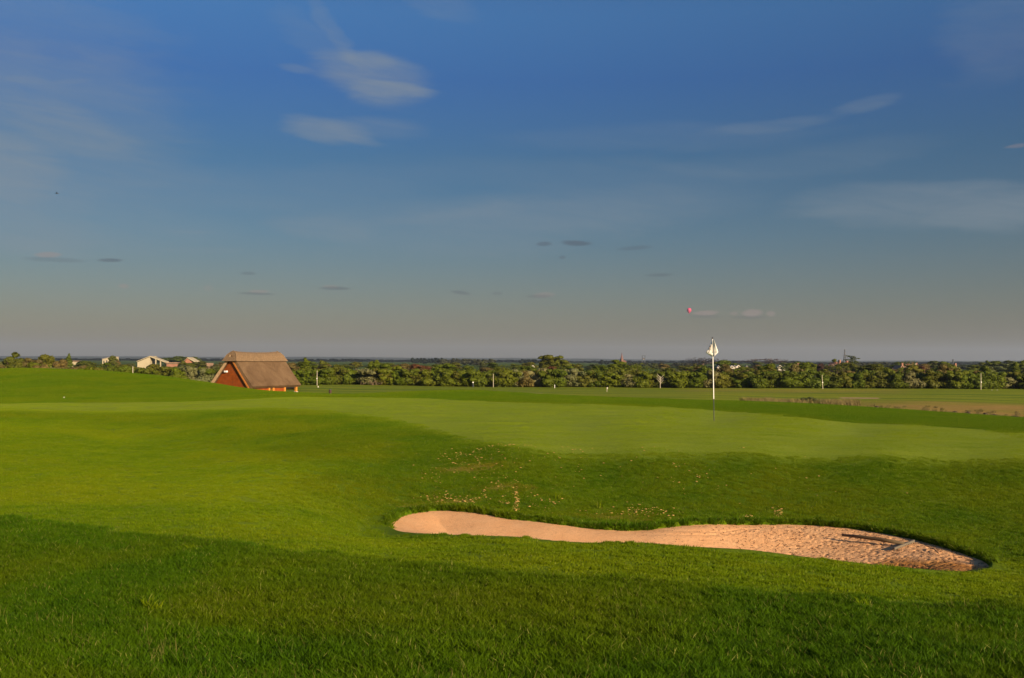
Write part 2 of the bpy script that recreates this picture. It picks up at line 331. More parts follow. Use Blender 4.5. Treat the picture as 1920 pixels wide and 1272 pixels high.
# bunker outline in plan: front lip left to right, then back lip right to left
BF = [(738,998,11.6),(800,1003,10.8),(880,1007,10.2),(960,1010,9.6),(1080,1014,9.4),(1200,1020,9.2),(1300,1027,9.0),(1400,1035,8.9),(1500,1047,8.8),(1600,1060,8.7),(1700,1070,8.8),(1800,1077,9.0),(1842,1075,9.4)]
BB = [(1858,1064,9.9),(1850,1050,10.4),(1815,1036,10.7),(1780,1025,11.0),(1740,1013,11.3),(1700,1004,11.6),(1600,988,12.2),(1500,980,12.5),(1400,980,12.5),(1300,986,12.3),(1200,993,12.1),(1100,988,12.2),(960,973,12.6),(890,960,13.0),(830,955,13.2),(790,958,13.1),(755,967,12.8),(733,978,12.3),(727,989,12.0)]
def plan(L): return [(at(*p).x, at(*p).y) for p in L]
def chaikin(L, n=3):
    L = np.array(L)
    for _ in range(n): N = np.roll(L, -1, 0); L = np.stack([0.75*L+0.25*N, 0.25*L+0.75*N], 1).reshape(-1, 2)
    return L
BUNK = chaikin(plan(BF+BB), 2)
def sdist(x, y, poly):
    """signed distance to polygon (positive inside)"""
    A = poly; B = np.roll(poly, -1, 0); out = np.empty(len(x))
    for i in range(0, len(x), 20000):
        p = np.c_[x[i:i+20000], y[i:i+20000]][:, None]; ab = (B-A)[None]; t = np.clip(((p-A)*ab).sum(-1)/(ab**2).sum(-1), 0, 1)
        dd = np.sqrt((((A+ab*t[..., None])-p)**2).sum(-1)).min(1)
        cr_ = ((A[:,1] > p[..., 1]) != (B[:,1] > p[..., 1])) & (p[..., 0] < (B[:,0]-A[:,0])*(p[..., 1]-A[:,1])/(B[:,1]-A[:,1]+1e-12)+A[:,0])
        out[i:i+20000] = np.where(cr_.sum(1) % 2 == 1, dd, -dd)
    return out
def bunk_sd(x, y):
    x = np.asarray(x, float).ravel(); y = np.asarray(y, float).ravel(); s = np.full(len(x), -9.0)
    k = (y > 7.5) & (y < 14.5) & (x > -3) & (x < 6.8)
    if k.any(): s[k] = sdist(x[k], y[k], BUNK)
    return s
def ground_z(x, y):
    z = base_z(x, y); s = bunk_sd(x, y)
    return z - 0.62*sstep(-0.015, 0.10, s) + 0.02*sstep(-0.35, -0.02, s)*(s < 0)
def gz(x, y): return float(ground_z(np.array([x]), np.array([y]))[0])

# ------------------------------------------------------------------ ground mesh (polar sheet, out to the horizon)
def curve(L):
    a = sorted((at(*p).x/at(*p).y, p[2]) for p in L); return np.array([q[0] for q in a]), np.array([q[1] for q in a])
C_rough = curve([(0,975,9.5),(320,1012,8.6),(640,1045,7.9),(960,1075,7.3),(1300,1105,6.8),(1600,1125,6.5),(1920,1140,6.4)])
C_gfront = curve([(0,770,28),(250,773,28),(500,768,28),(580,771,27.2),(640,776,26.3),(700,785,24.6),(760,795,22.8),(820,812,20.4),(880,830,18.5),(950,843,17.0),(1020,849,16.5),(1200,853,16.5),(1400,856,16.6),(1650,859,16.7),(1920,865,16.7)])
C_gback = curve([(0,757,33),(200,755,33.5),(400,752,34),(480,747,35),(560,743,36),(700,745,35.5),(900,752,32.5),(1100,757,29.8),(1300,764,29),(1400,770,28),(1500,782,25.8),(1700,796,25),(1920,812,22.5)])
C_crest = curve([(0,692,66),(400,719,60),(480,733,54),(640,741,46),(750,736,48),(880,732.5,50),(1000,740,46),(1100,748,40),(1300,756,38),(1600,774,34),(1920,800,31)])
def cv(C, u): return np.interp(u, C[0], C[1])
def band(u, d, x0, x1, d0, d1, fx=0.02, fd=0.06):
    u0, u1 = (x0-960)/F, (x1-960)/F
    return sstep(u0-fx, u0+fx, u)*(1-sstep(u1-fx, u1+fx, u))*sstep(d0*(1-fd), d0*(1+fd), d)*(1-sstep(d1*(1-fd), d1*(1+fd), d))
def ellip(x, y, cx, cy, a, b, rot=0):
    c, s_ = math.cos(rot), math.sin(rot); X = ((x-cx)*c+(y-cy)*s_)/a; Y = (-(x-cx)*s_+(y-cy)*c)/b; return np.sqrt(X*X+Y*Y)
def zones(x, y):
    u = np.clip(x/np.maximum(y, .01), -.62, .62); ang = np.arctan2(x, y); u = np.tan(np.clip(ang, -.6, .6)); d = np.hypot(x, y)*np.cos(np.clip(ang, -.6, .6))
    wob = 1+0.012*fbm(x*1.2, y*1.2, 3, 3)
    dr = cv(C_rough, u)*wob; gf = cv(C_gfront, u)*(1+0.004*fbm(x*.8, y*.8, 4, 3)); gb = cv(C_gback, u); ccr = cv(C_crest, u)
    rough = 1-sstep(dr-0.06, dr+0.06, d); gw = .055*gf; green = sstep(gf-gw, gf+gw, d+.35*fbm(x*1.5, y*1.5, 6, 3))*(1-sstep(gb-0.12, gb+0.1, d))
    plain = sstep(200, 240, d); far = sstep(ccr, ccr+8, d)*(1-plain); rough = np.maximum(rough, plain)
    # fairway left of and before the bunker; light in the hollow painted by colour
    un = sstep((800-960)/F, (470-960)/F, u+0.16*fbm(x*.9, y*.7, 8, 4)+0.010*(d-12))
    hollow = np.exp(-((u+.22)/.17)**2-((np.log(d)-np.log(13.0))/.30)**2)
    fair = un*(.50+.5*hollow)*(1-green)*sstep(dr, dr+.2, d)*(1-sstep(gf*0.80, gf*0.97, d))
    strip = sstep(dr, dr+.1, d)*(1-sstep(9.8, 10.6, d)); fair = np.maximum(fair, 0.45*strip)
    dry = band(u, d, 1420, 2400, 74, 112)*0.95 + band(u, d, 1700, 2400, 44, 66)*0.85 + band(u, d, 1280, 1700, 150, 176)*0.35 + band(u, d, 1000, 1160, 95, 100)*0.5
    dry = np.clip(dry*(0.75+1.6*fbm(x*.15, y*.2, 14, 3)), 0, 1)
    tired = np.zeros(len(x))
    for px, py, dd, a, b in [(835,945,13.6,.75,.22),(900,870,15.6,.9,.3),(1160,962,12.9,.8,.16),(1210,965,12.8,.5,.14),(770,950,13.3,.35,.16),(950,915,14.3,.5,.25)]:
        q = at(px, py, dd); tired = np.maximum(tired, (1-sstep(0.3, 1.1, ellip(x, y, q.x, q.y, a, b)))*np.clip(0.55+2.6*fbm(x*3, y*3, 21, 4), 0, 1))
    dry = np.maximum(dry, tired*.62)
    sand = np.zeros(len(x))
    for px, py, dd, a, b, r_ in [(972,737,128,3.4,6.5,-.2),(1612,741,126,2.6,3.5,-.3)]:
        q = at(px, py, dd); sand = np.maximum(sand, 1-sstep(.85, 1.05, ellip(x, y, q.x, q.y, a, b, r_)))
    return rough, green, dry, fair, far, sand
angs = np.r_[np.linspace(-math.pi, -0.62, 46)[:-1], np.linspace(-0.62, 0.62, 640), np.linspace(0.62, math.pi, 46)[1:-1]]
# radii spaced so that rows are about even in the picture
rad = [0.4]
while rad[-1] < 300:
    r = rad[-1]; h = 1.6 + 3.6*float(sstep(40, 120, r)); rad.append(r + max(0.018*r if r < 4 else 0.0, min(r*r/(h*1000)*0.72, 4.0), 0.022))
while rad[-1] < 14000: rad.append(rad[-1]*1.09)
rad = np.array(rad); na, nr = len(angs), len(rad)
AA, RR = np.meshgrid(angs, rad); gx = (np.sin(AA)*RR).ravel(); gy = (np.cos(AA)*RR).ravel()
gzz = ground_z(gx, gy); gzz += -0.35*(bunk_sd(gx, gy) > .1)*0
i = np.arange(nr-1)[:, None]*na; j = np.arange(na)[None]; j2 = (j+1) % na
quads = np.stack([i+j, i+j2, i+na+j2, i+na+j], -1).reshape(-1)
print('ground verts', len(gx))
me = mesh_np('ground', np.c_[gx, gy, gzz], quads.reshape(-1, 4)[:, ::-1].ravel(), 4, M_turf, True)
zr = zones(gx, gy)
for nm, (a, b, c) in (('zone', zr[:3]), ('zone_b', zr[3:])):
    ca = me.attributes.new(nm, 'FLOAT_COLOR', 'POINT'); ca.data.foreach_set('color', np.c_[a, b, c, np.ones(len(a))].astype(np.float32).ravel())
ground = link('ground', me); tag(ground, kind='structure')
cb = mesh_np('ground_cap', [(math.sin(a)*.4, math.cos(a)*.4, float(gzz[k])) for k, a in enumerate(angs)], np.arange(na), na, M_turf)
tag(link('ground_underfoot', cb), kind='structure')

# ------------------------------------------------------------------ bunker sand
def sand_material():
    m, n = new_mat('bunker_sand'); p = n.pos
    wet = n.node('ShaderNodeAttribute', attribute_name='wet').outputs['Fac']
    a = n.ramp(n.noise(p, 3.0, 5, 0.7), 0.3, 0.7); g = n.ramp(n.noise(p, 60, 4, 0.8), 0.25, 0.75)
    dryc = n.mix(a, (0.74, 0.385, 0.170), (0.80, 0.46, 0.225)); wetc = n.mix(a, (0.44, 0.17, 0.035), (0.56, 0.27, 0.08))
    c = n.mix(wet, dryc, wetc); c = n.mix(1.0, c, n.node('ShaderNodeCombineColor', {0: n.m('ADD', .74, n.m('MULTIPLY', g, .42)), 1: n.m('ADD', .72, n.m('MULTIPLY', g, .45)), 2: n.m('ADD', .70, n.m('MULTIPLY', g, .5))}).outputs[0], 'MULTIPLY')
    spk = n.m('MULTIPLY', n.ramp(n.noise(p, 21, 2, .6), .585, .64), n.node('ShaderNodeAttribute', attribute_name='pit_and_shade').outputs['Fac'])  # dark specks paint the shade of small pits into the sand colour
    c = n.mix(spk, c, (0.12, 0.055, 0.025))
    n.put(n.b.inputs['Base Color'], c); n.put(n.b.inputs['Roughness'], 0.95); n.put(n.b.inputs['Specular IOR Level'], 0.08)
    n.l.new(n.node('ShaderNodeBump', {'Strength': 0.5, 'Distance': 0.010, 'Height': g}).outputs[0], n.b.inputs['Normal'])
    return m
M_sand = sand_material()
def sand_z(x, y):
    s = bunk_sd(x, y); b = base_z(x, y); q = np.clip(s, 0, None)
    edge = b - 0.03; floor_ = -2.20
    t = sstep(0, 1.15, q)
    z = np.where(edge > floor_, edge*(1-t)+floor_*t, edge)
    # near the high front lip the sand meets a steep face
    z = np.minimum(z, np.where(y < 0, z, -1.98 - 0.0*x))
    return z
sx = np.arange(-1.9, 6.2, 0.013); sy = np.arange(8.3, 13.6, 0.013); SX, SY = np.meshgrid(sx, sy); fx, fy = SX.ravel(), SY.ravel()
s_in = bunk_sd(fx, fy); sz = sand_z(fx, fy)
C_wet = curve([(1330,1031,8.9),(1420,1034,9.6),(1500,1035,10.2),(1600,1033,10.7),(1700,1037,10.8),(1800,1050,10.3),(1850,1062,9.85)])
uu = fx/fy; wet = (1-sstep(-.22, .22, fy-np.interp(uu, C_wet[0], C_wet[1])+.5*fbm(fx*2.5, fy*2.5, 31, 4)))*sstep((1300-960)/F, (1450-960)/F, uu)
pit_and_shade = sstep(1.2, 4.4, fx)
pit = np.clip(vnoise(fx*38, fy*30, 41)-0.62, 0, .2)*0.040 + np.clip(vnoise(fx*24+5, fy*18, 42)-0.74, 0, .2)*0.035
rel = 0.006*fbm(fx*2.2, fy*2.2, 40, 3) - pit*(0.12+.75*pit_and_shade+0.5*wet) + 0.003*fbm(fx*18, fy*18, 43, 2)
for cx, cy, rr in [(2.2, 12.9, 0.9), (2.0, 13.1, 1.25), (3.6, 12.9, 1.3)]:
    q = np.hypot(fx-cx, fy-cy)-rr; rel += -0.005*np.exp(-(q/0.03)**2)*(fy < 12.3)
for k in range(8):
    a0 = 2.55+0.09*k; rel += -0.02*np.exp(-(((fx-a0)/.03)**2+((fy-11.35)/.07)**2))
rel *= sstep(0, 0.12, s_in)
rake_c = at(1700, 1026, 11.0)
sz = sz + rel
keep = (s_in > -0.06).reshape(SX.shape); kq = keep[:-1,:-1] & keep[1:,:-1] & keep[:-1,1:] & keep[1:,1:]
idx = np.arange(len(fx)).reshape(SX.shape); q4 = np.stack([idx[:-1,:-1], idx[:-1,1:], idx[1:,1:], idx[1:,:-1]], -1)[kq]
used = np.unique(q4); remap = np.full(len(fx), -1); remap[used] = np.arange(len(used))
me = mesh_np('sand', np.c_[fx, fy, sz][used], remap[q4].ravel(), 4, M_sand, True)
wa = me.attributes.new('wet', 'FLOAT', 'POINT'); wa.data.foreach_set('value', wet[used].astype(np.float32))
wa = me.attributes.new('pit_and_shade', 'FLOAT', 'POINT'); wa.data.foreach_set('value', np.clip(.12+.75*pit_and_shade+.3*wet, 0, 1)[used].astype(np.float32))
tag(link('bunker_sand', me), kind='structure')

# ------------------------------------------------------------------ grass blades
def blade_patch(name, n, radius, h0, h1, w, segs, lean, mat, tufts=0):
    """a round patch of single blades (mesh)"""
    V = []; Fc = []; T = []; H = []
    cen = [(random.gauss(0, radius*.5), random.gauss(0, radius*.5), random.uniform(.6, 1.5)) for _ in range(tufts)] if tufts else None
    for k in range(n):
        if cen and random.random() < .6:
            c = random.choice(cen); x = c[0]+random.gauss(0, radius*.13); y = c[1]+random.gauss(0, radius*.13); hs = c[2]
        else:
            a = random.uniform(0, 6.283); r = radius*math.sqrt(random.random()); x, y, hs = r*math.cos(a), r*math.sin(a), 1
        h = random.uniform(h0, h1)*hs; a = random.uniform(0, 6.283); dx, dy = math.cos(a), math.sin(a); ln = random.uniform(.1, 1)*lean*h
        f = random.uniform(0, 6.283); wx, wy = math.cos(f)*w*.5, math.sin(f)*w*.5; tn = random.random(); b = len(V)
        for s in range(segs):
            t = s/segs; k_ = 1-t*.5; ox, oy = dx*ln*t*t, dy*ln*t*t; zz = h*(t-.12*t*t*lean)
            V += [(x+ox-wx*k_, y+oy-wy*k_, zz-.01*(s == 0)), (x+ox+wx*k_, y+oy+wy*k_, zz-.01*(s == 0))]; T += [tn, tn]; H += [t, t]
        V.append((x+dx*ln, y+dy*ln, h*(1-.12*lean))); T.append(tn); H.append(1)
        for s in range(segs-1): Fc += [b+2*s, b+2*s+1, b+2*s+3, b+2*s, b+2*s+3, b+2*s+2]
        Fc += [b+2*segs-2, b+2*segs-1, b+2*segs]
    me = mesh_np(name, V, Fc, 3, mat)
    for nm, d in (('tone', T), ('hgt', H)):
        at_ = me.attributes.new(nm, 'FLOAT', 'POINT'); at_.data.foreach_set('value', np.array(d, np.float32))
    return me
def instancer(name, src_meshes, pos, normals, scales, label, cat, extra=None):
    """one stuff object: grass patches set on the given points by geometry nodes"""
    c = bpy.data.collections.new(name+'_source')
    for i_, m_ in enumerate(src_meshes): o = bpy.data.objects.new(f'{name}_patch', m_); c.objects.link(o)
    me = bpy.data.meshes.new(name); me.vertices.add(len(pos)); me.vertices.foreach_set('co', np.asarray(pos, np.float32).ravel())
    rot = np.zeros((len(pos), 3), np.float32)
    for i_, nv in enumerate(normals):
        q = Vector((0, 0, 1)).rotation_difference(Vector(nv)) @ Euler((0, 0, random.uniform(0, 6.283))).to_quaternion(); rot[i_] = q.to_euler()
    a = me.attributes.new('rot', 'FLOAT_VECTOR', 'POINT'); a.data.foreach_set('vector', rot.ravel())
    a = me.attributes.new('scl', 'FLOAT', 'POINT'); a.data.foreach_set('value', np.asarray(scales, np.float32))
    a = me.attributes.new('pick', 'INT', 'POINT'); a.data.foreach_set('value', rng.integers(0, len(src_meshes), len(pos)).astype(np.int32))
    for kx, vx in (extra or {}).items(): a = me.attributes.new(kx, 'FLOAT', 'POINT'); a.data.foreach_set('value', np.asarray(vx, np.float32))
    o = link(name, me); ng = bpy.data.node_groups.new(name+'_nodes', 'GeometryNodeTree')
    ng.interface.new_socket('Geometry', in_out='INPUT', socket_type='NodeSocketGeometry'); ng.interface.new_socket('Geometry', in_out='OUTPUT', socket_type='NodeSocketGeometry')
    N = ng.nodes; L = ng.links; gi = N.new('NodeGroupInput'); go = N.new('NodeGroupOutput'); m2p = N.new('GeometryNodeMeshToPoints'); iop = N.new('GeometryNodeInstanceOnPoints'); ci = N.new('GeometryNodeCollectionInfo')
    ci.inputs['Collection'].default_value = c; ci.inputs['Separate Children'].default_value = True; ci.inputs['Reset Children'].default_value = True
    def attr(nm, t):
        n = N.new('GeometryNodeInputNamedAttribute'); n.data_type = t; n.inputs['Name'].default_value = nm; return n.outputs['Attribute']
    L.new(gi.outputs[0], m2p.inputs[0]); L.new(m2p.outputs[0], iop.inputs['Points']); L.new(ci.outputs[0], iop.inputs['Instance'])
    iop.inputs['Pick Instance'].default_value = True
    L.new(attr('pick', 'INT'), iop.inputs['Instance Index']); L.new(attr('rot', 'FLOAT_VECTOR'), iop.inputs['Rotation']); L.new(attr('scl', 'FLOAT'), iop.inputs['Scale']); L.new(iop.outputs[0], go.inputs[0])
    md = o.modifiers.new('grass', 'NODES'); md.node_group = ng
    return tag(o, label, cat, kind='stuff')
def scatter(dmin, dmax, spacing, umax=0.60):
    """jittered points in the view sector, plan coordinates"""
    ys = np.arange(dmin, dmax, spacing); P_ = []
    for y in ys:
        xs = np.arange(-umax*y-.8, umax*y+.8, spacing); P_.append(np.c_[xs+rng.uniform(-.5, .5, len(xs))*spacing, y+rng.uniform(-.5, .5, len(xs))*spacing])
    return np.concatenate(P_)
def normals_at(x, y, e=0.12):
    zx = (ground_z(x+e, y)-ground_z(x-e, y))/(2*e); zy = (ground_z(x, y+e)-ground_z(x, y-e))/(2*e)
    n = np.c_[-zx, -zy, np.ones(len(x))]; return n/np.linalg.norm(n, axis=1)[:, None]
def lay(name, meshes, p, sc, label, cat, extra=None):
    z = ground_z(p[:,0], p[:,1]); instancer(name, meshes, np.c_[p, z], normals_at(p[:,0], p[:,1]), sc, label, cat, extra)
# 1 long rough in the foreground
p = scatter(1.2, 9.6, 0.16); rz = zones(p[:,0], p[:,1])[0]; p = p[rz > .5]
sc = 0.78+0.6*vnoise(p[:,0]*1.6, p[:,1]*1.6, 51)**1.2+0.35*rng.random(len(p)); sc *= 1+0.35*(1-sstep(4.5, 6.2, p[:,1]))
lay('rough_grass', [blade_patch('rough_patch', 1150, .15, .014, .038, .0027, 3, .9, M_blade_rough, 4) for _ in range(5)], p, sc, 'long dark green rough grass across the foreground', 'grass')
# 2 mown grass: strip, bank, hollow, putting green, mound
def mown(name, p, meshes, flat, sc0, label):
    """short grass; height follows the zone, colour zones are handed to each patch"""
    Z = zones(p[:,0], p[:,1]); sd = bunk_sd(p[:,0], p[:,1]); u = p[:,0]/p[:,1]; gb = cv(C_gback, u)
    ok = (Z[0] < .4) & (sd < -0.16) & (Z[4] < .6) & (rng.random(len(p)) > .7*(Z[2]-.3)); p = p[ok]; Z = [z_[ok] for z_ in Z]; u = u[ok]; gb = gb[ok]; jt = rng.normal(0, .07, len(p))
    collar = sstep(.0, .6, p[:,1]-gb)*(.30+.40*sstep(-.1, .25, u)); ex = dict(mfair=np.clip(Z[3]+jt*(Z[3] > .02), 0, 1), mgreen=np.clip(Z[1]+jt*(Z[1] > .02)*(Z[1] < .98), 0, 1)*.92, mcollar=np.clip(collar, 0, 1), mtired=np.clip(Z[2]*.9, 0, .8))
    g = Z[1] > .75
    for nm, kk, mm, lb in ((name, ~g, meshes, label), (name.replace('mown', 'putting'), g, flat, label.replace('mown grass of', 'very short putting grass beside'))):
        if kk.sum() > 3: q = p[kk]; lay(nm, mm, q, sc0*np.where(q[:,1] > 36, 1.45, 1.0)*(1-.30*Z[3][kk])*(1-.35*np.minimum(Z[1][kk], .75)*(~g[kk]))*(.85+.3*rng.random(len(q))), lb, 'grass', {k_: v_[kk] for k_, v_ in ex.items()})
mown('mown_grass', scatter(6.2, 21.0, 0.20), [blade_patch('mown_patch', 950, .19, .008, .024, .0045, 2, .8, M_blade_semi, 2) for _ in range(4)], [blade_patch('green_patch', 700, .19, .003, .007, .006, 1, .9, M_blade_semi) for _ in range(3)], 1.0, 'short mown grass of the bank and hollow round the sand bunker')
mown('far_mown_grass', np.concatenate([scatter(21.1, 36, 0.40, .60), scatter(36, 70, 0.62, .56)]), [blade_patch('far_patch', 1800, .42, .012, .028, .010, 1, .9, M_blade_semi) for _ in range(3)], [blade_patch('far_green_patch', 1500, .42, .003, .007, .009, 1, .9, M_blade_semi) for _ in range(3)], 1.0, 'short mown grass of the mound and the apron behind the putting green')
# 3 fringe leaning over the bunker edge
n_ = len(BUNK); fr = []
for k in range(n_):
    a, b = BUNK[k], BUNK[(k+1) % n_]; L_ = np.hypot(*(b-a)); t = (b-a)/L_; nrm = np.array([t[1], -t[0]])
    for s in np.arange(0, L_, .035): fr.append(np.r_[a+t*s+nrm*random.uniform(.0, .10), nrm])
fr = np.array(fr); sgn = np.sign(bunk_sd(fr[:,0]+fr[:,2]*.2, fr[:,1]+fr[:,3]*.2)); 
fr[:, :2] = np.where((sgn > 0)[:, None], fr[:, :2]-2*0.05*fr[:, 2:], fr[:, :2]); outw = np.where((sgn > 0)[:, None], -fr[:, 2:], fr[:, 2:])
back = fr[:, 1] > np.interp(fr[:, 0], [-1.7, -1, 0, 5.2], [12.0, 11.4, 10.8, 10.0])
z = base_z(fr[:,0], fr[:,1]); nv = np.c_[-outw*np.where(back, .75, .1)[:, None], np.ones(len(fr))]
nv /= np.linalg.norm(nv, axis=1)[:, None]
instancer('bunker_edge_grass', [blade_patch('edge_tuft', 60, .045, .03, .085, .0048, 3, 1.0, M_blade_rough) for _ in range(5)], np.c_[fr[:, :2], z], nv,
          np.where(back, 1.0, .32)*(.6+.7*rng.random(len(fr))), 'dark grass fringe hanging over the bunker edge', 'grass')
# 4 a few pale coarse tufts
tf = [blade_patch('coarse_tuft', 26, .05, .07, .14, .007, 3, 1.1, M_blade_fair) for _ in range(3)]
pp = [at(275,1155,6.1), at(290,1160,6.0), at(545,1105,6.9), at(360,1040,8.0), at(1045,930,13.8), at(1125,945,13.4), at(1625,995,12.0), at(1620,1150,6.2)]
q = np.array([(v.x, v.y) for v in pp]); lay('coarse_tufts', tf, q, np.array([.8,.7,.6,.7,.9,.9,1,.8]), 'pale coarse grass tufts standing in the turf', 'grass')
# 5 sand thrown out of the bunker and small divots
def blob(rr, flat, n=7):
    mb = MB(); ring = [(rr*random.uniform(.6, 1.2)*math.cos(6.283*i/n), rr*random.uniform(.6, 1.2)*math.sin(6.283*i/n), 0) for i in range(n)]
    ring2 = [(x*.55, y*.55, rr*flat) for x, y, _ in ring]; mb.add(ring+ring2+[(0, 0, rr*flat*1.2)], [[i, (i+1)%n, n+(i+1)%n, n+i] for i in range(n)]+[[n+i, n+(i+1)%n, 2*n] for i in range(n)]); return mb
M_splash = simple('sand_splash', (0.56, 0.33, 0.09), 0.9, .35, 8)
sp = MB(); clusters = [(860,860,40,12,46,15.9),(940,890,45,45,110,14.9),(968,945,5,22,46,13.4),(890,870,60,16,40,15.5),(820,890,40,12,28,15.3),(1020,950,25,14,18,13.2),(1300,895,60,14,30,15.0),(1460,965,10,10,22,12.9),(1405,968,6,4,6,12.8),(850,938,55,8,70,13.7),(1200,962,60,8,60,12.9),(1050,870,120,24,40,15.5),(1180,880,120,40,30,14.6),(1450,900,160,30,26,14.9)]
for px, py, wx, wy, cnt, dd in clusters:
    for _ in range(int(cnt*2.2)):
        qx, qy = px+random.gauss(0, wx*.6), py+random.gauss(0, wy*.6); v = ray(qx, qy); zt = gz(v.x/v.y*dd, dd); d_ = dd
        for _i in range(5): d_ = zt/(v.z/v.y); zt = gz(v.x/v.y*d_, d_)
        x, y = v.x/v.y*d_, d_
        if not (11 < y < 17.5) or bunk_sd([x], [y])[0] > -.05: continue
        b = blob(random.choice((.004,.005,.006,.007,.009,.012,.019)), .25); z0 = gz(x, y)+.011
        sp.add([(a[0]+x, a[1]*1.3+y, a[2]+z0) for a in b.v], b.f)
tag(sp.build('sand_splashes', M_splash), 'pale sand flecks thrown up on the bank above the bunker', 'sand', kind='stuff')

gb_ = MB()
gx_ = rng.uniform(.6, 6.0, 9000); gy_ = rng.uniform(9.0, 12.6, 9000); inside = bunk_sd(gx_, gy_) > .06; gx_, gy_ = gx_[inside], gy_[inside]
kk_ = rng.random(len(gx_)) < sstep(.6, 4.2, gx_)**1.2; gx_, gy_ = gx_[kk_], gy_[kk_]; gz_ = sand_z(gx_, gy_)
for x, y, z in zip(gx_, gy_, gz_):
    b = blob(random.choice((.004, .005, .006, .008, .011)), .7, 5); gb_.add([(q_[0]+x, q_[1]+y, q_[2]+z-.002) for q_ in b.v], b.f)
tag(gb_.build('sand_crumbs', simple('dark_crumbs', (0.20, 0.095, 0.04), .95, .5, 14)), 'dark sand crumbs strewn over the right of the bunker', 'sand', kind='stuff')  # dark grains, denser towards the right
M_straw = blade_material('straw_stalks', (0.16, 0.15, 0.03), (0.22, 0.19, 0.05), (0.24, 0.20, 0.07), (0.12, 0.16, 0.01))
q = np.array([(u_*d_, d_) for u_, d_ in ((rng.uniform(-.56, .15) if rng.random() < .75 else rng.uniform(.1, .56), 4.3+2.4*rng.random()**1.8) for _ in range(230))])
lay('straw_stalks', [blade_patch('stalk_tuft', 7, .07, .05, .11, .0022, 3, .7, M_straw) for _ in range(4)], q, .6+.6*rng.random(len(q)), 'thin straw coloured stalks standing in the near rough', 'grass')
# ------------------------------------------------------------------ flagstick
fb = at(1339, 790, 25.3); fb.z = gz(fb.x, fb.y)
fl = thing('flagstick', fb, 'tall white golf flagstick with folded white flag standing on the green', 'flagstick')
top = at(1336, 636, 25.3)-fb; j1 = top*((790-749)/154.0); M_flag = simple('flag_cloth', (0.80, 0.76, 0.68), .8, .05)
MB().tube([(0,0,-.05), j1], .010, 10).build('lower_rod', M_dark, fl)
MB().tube([j1, top], [.0125, .011], 12).build('upper_pole', M_white, fl)
MB().tube([top, top+Vector((0,0,.03)), top+Vector((0,0,.05))], [.018, .020, .008], 12).build('cap', M_dark, fl)
def cloth(rows, name, parent, mat):                 # rows of points -> solid thin cloth
    nr_, nc = len(rows), len(rows[0]); V = []; fcs = []
    for s in (0, 1):
        for r_ in rows:
            for c_ in r_: V.append((c_[0], c_[1]+s*.003, c_[2]))
    N = nr_*nc
    for a in range(nr_-1):
        for b in range(nc-1): k = a*nc+b; fcs += [[k, k+1, k+nc+1, k+nc], [N+k, N+k+nc, N+k+nc+1, N+k+1]]
    for a in range(nr_-1):
        for b in (0, nc-1): k = a*nc+b; fcs.append([k, k+nc, N+k+nc, N+k])
    for b in range(nc-1):
        for a in (0, nr_-1): k = a*nc+b; fcs.append([k, k+1, N+k+1, N+k])
    mb = MB(); mb.add(V, fcs); o = mb.build(name, mat, parent, True); return o
PXM = 25.3/F
def flagpt(px, py, dy): q = at(px, py, 25.3)-fb; return (q.x, q.y+dy, q.z)
rowsL = []; rowsR = []
for i_ in range(13):
    t = i_/12; yl = 640+29*t; xl = 1335.5 - 12.0*(min(t/.76, 1) if t < .76 else (1-t)/.24*1.0) if t < .76 else 1335.8-11.8*(1-t)/.24
    yr = 637+32*t; xr = 1337.2+8.6*(t/.74) if t < .74 else 1337.8+8.0*(1-t)/.26
    sag = 0
    rowsL.append([flagpt(1336+(xl-1336)*s, yl+0*s, -.02+.05*s+.005*math.sin(5*s+3*t)) for s in (0, .25, .5, .75, 1)])
    rowsR.append([flagpt(1336.4+(xr-1336.4)*s, yr, -.022-.06*s+.004*math.sin(6*s+2*t)) for s in (0, .25, .5, .75, 1)])
flg = thing('flag', (0,0,0), None, None); flg.parent = fl
cloth(rowsL, 'flag_fold', flg, M_flag); cloth(rowsR, 'flag_fold', flg, M_flag)
M_print = simple('flag_print', (0.10, 0.04, 0.03), .7, .1)
lg = MB(); P1 = [(1331.5,648),(1330,652),(1332.5,655),(1331,658),(1329,661.2),(1330.6,661.2)]; P2 = [(1333.5,647),(1333,651),(1331.3,654.5),(1330.0,656.5),(1331.5,651),(1332.8,649)]
for PP in (P1, P2):
    pts_ = [Vector(flagpt(a, b, -.012)) for a, b in PP]
    for a, b in zip(pts_[:-1], pts_[1:]): lg.bar(a, b, .008, .004)
lg.build('emblem', M_print, flg)
MB().bar(flagpt(1338.2, 660.0, -.075), flagpt(1344, 660.2, -.085), .010, .004).build('stripe', M_print, flg)
MB().bar(flagpt(1335.2, 642, -.035), flagpt(1335.6, 662, -.03), .005, .005).build('fold_shade', simple('fold_shade_brown', (0.16, 0.08, 0.05), .7, .1), flg)  # thin brown bar paints the shade along the flag's fold
# cup in the green under the stick
MB().tube([(fb.x, fb.y, fb.z-.01), (fb.x, fb.y, fb.z+.003)], .054, 20).mesh('hole_rim', M_dark)

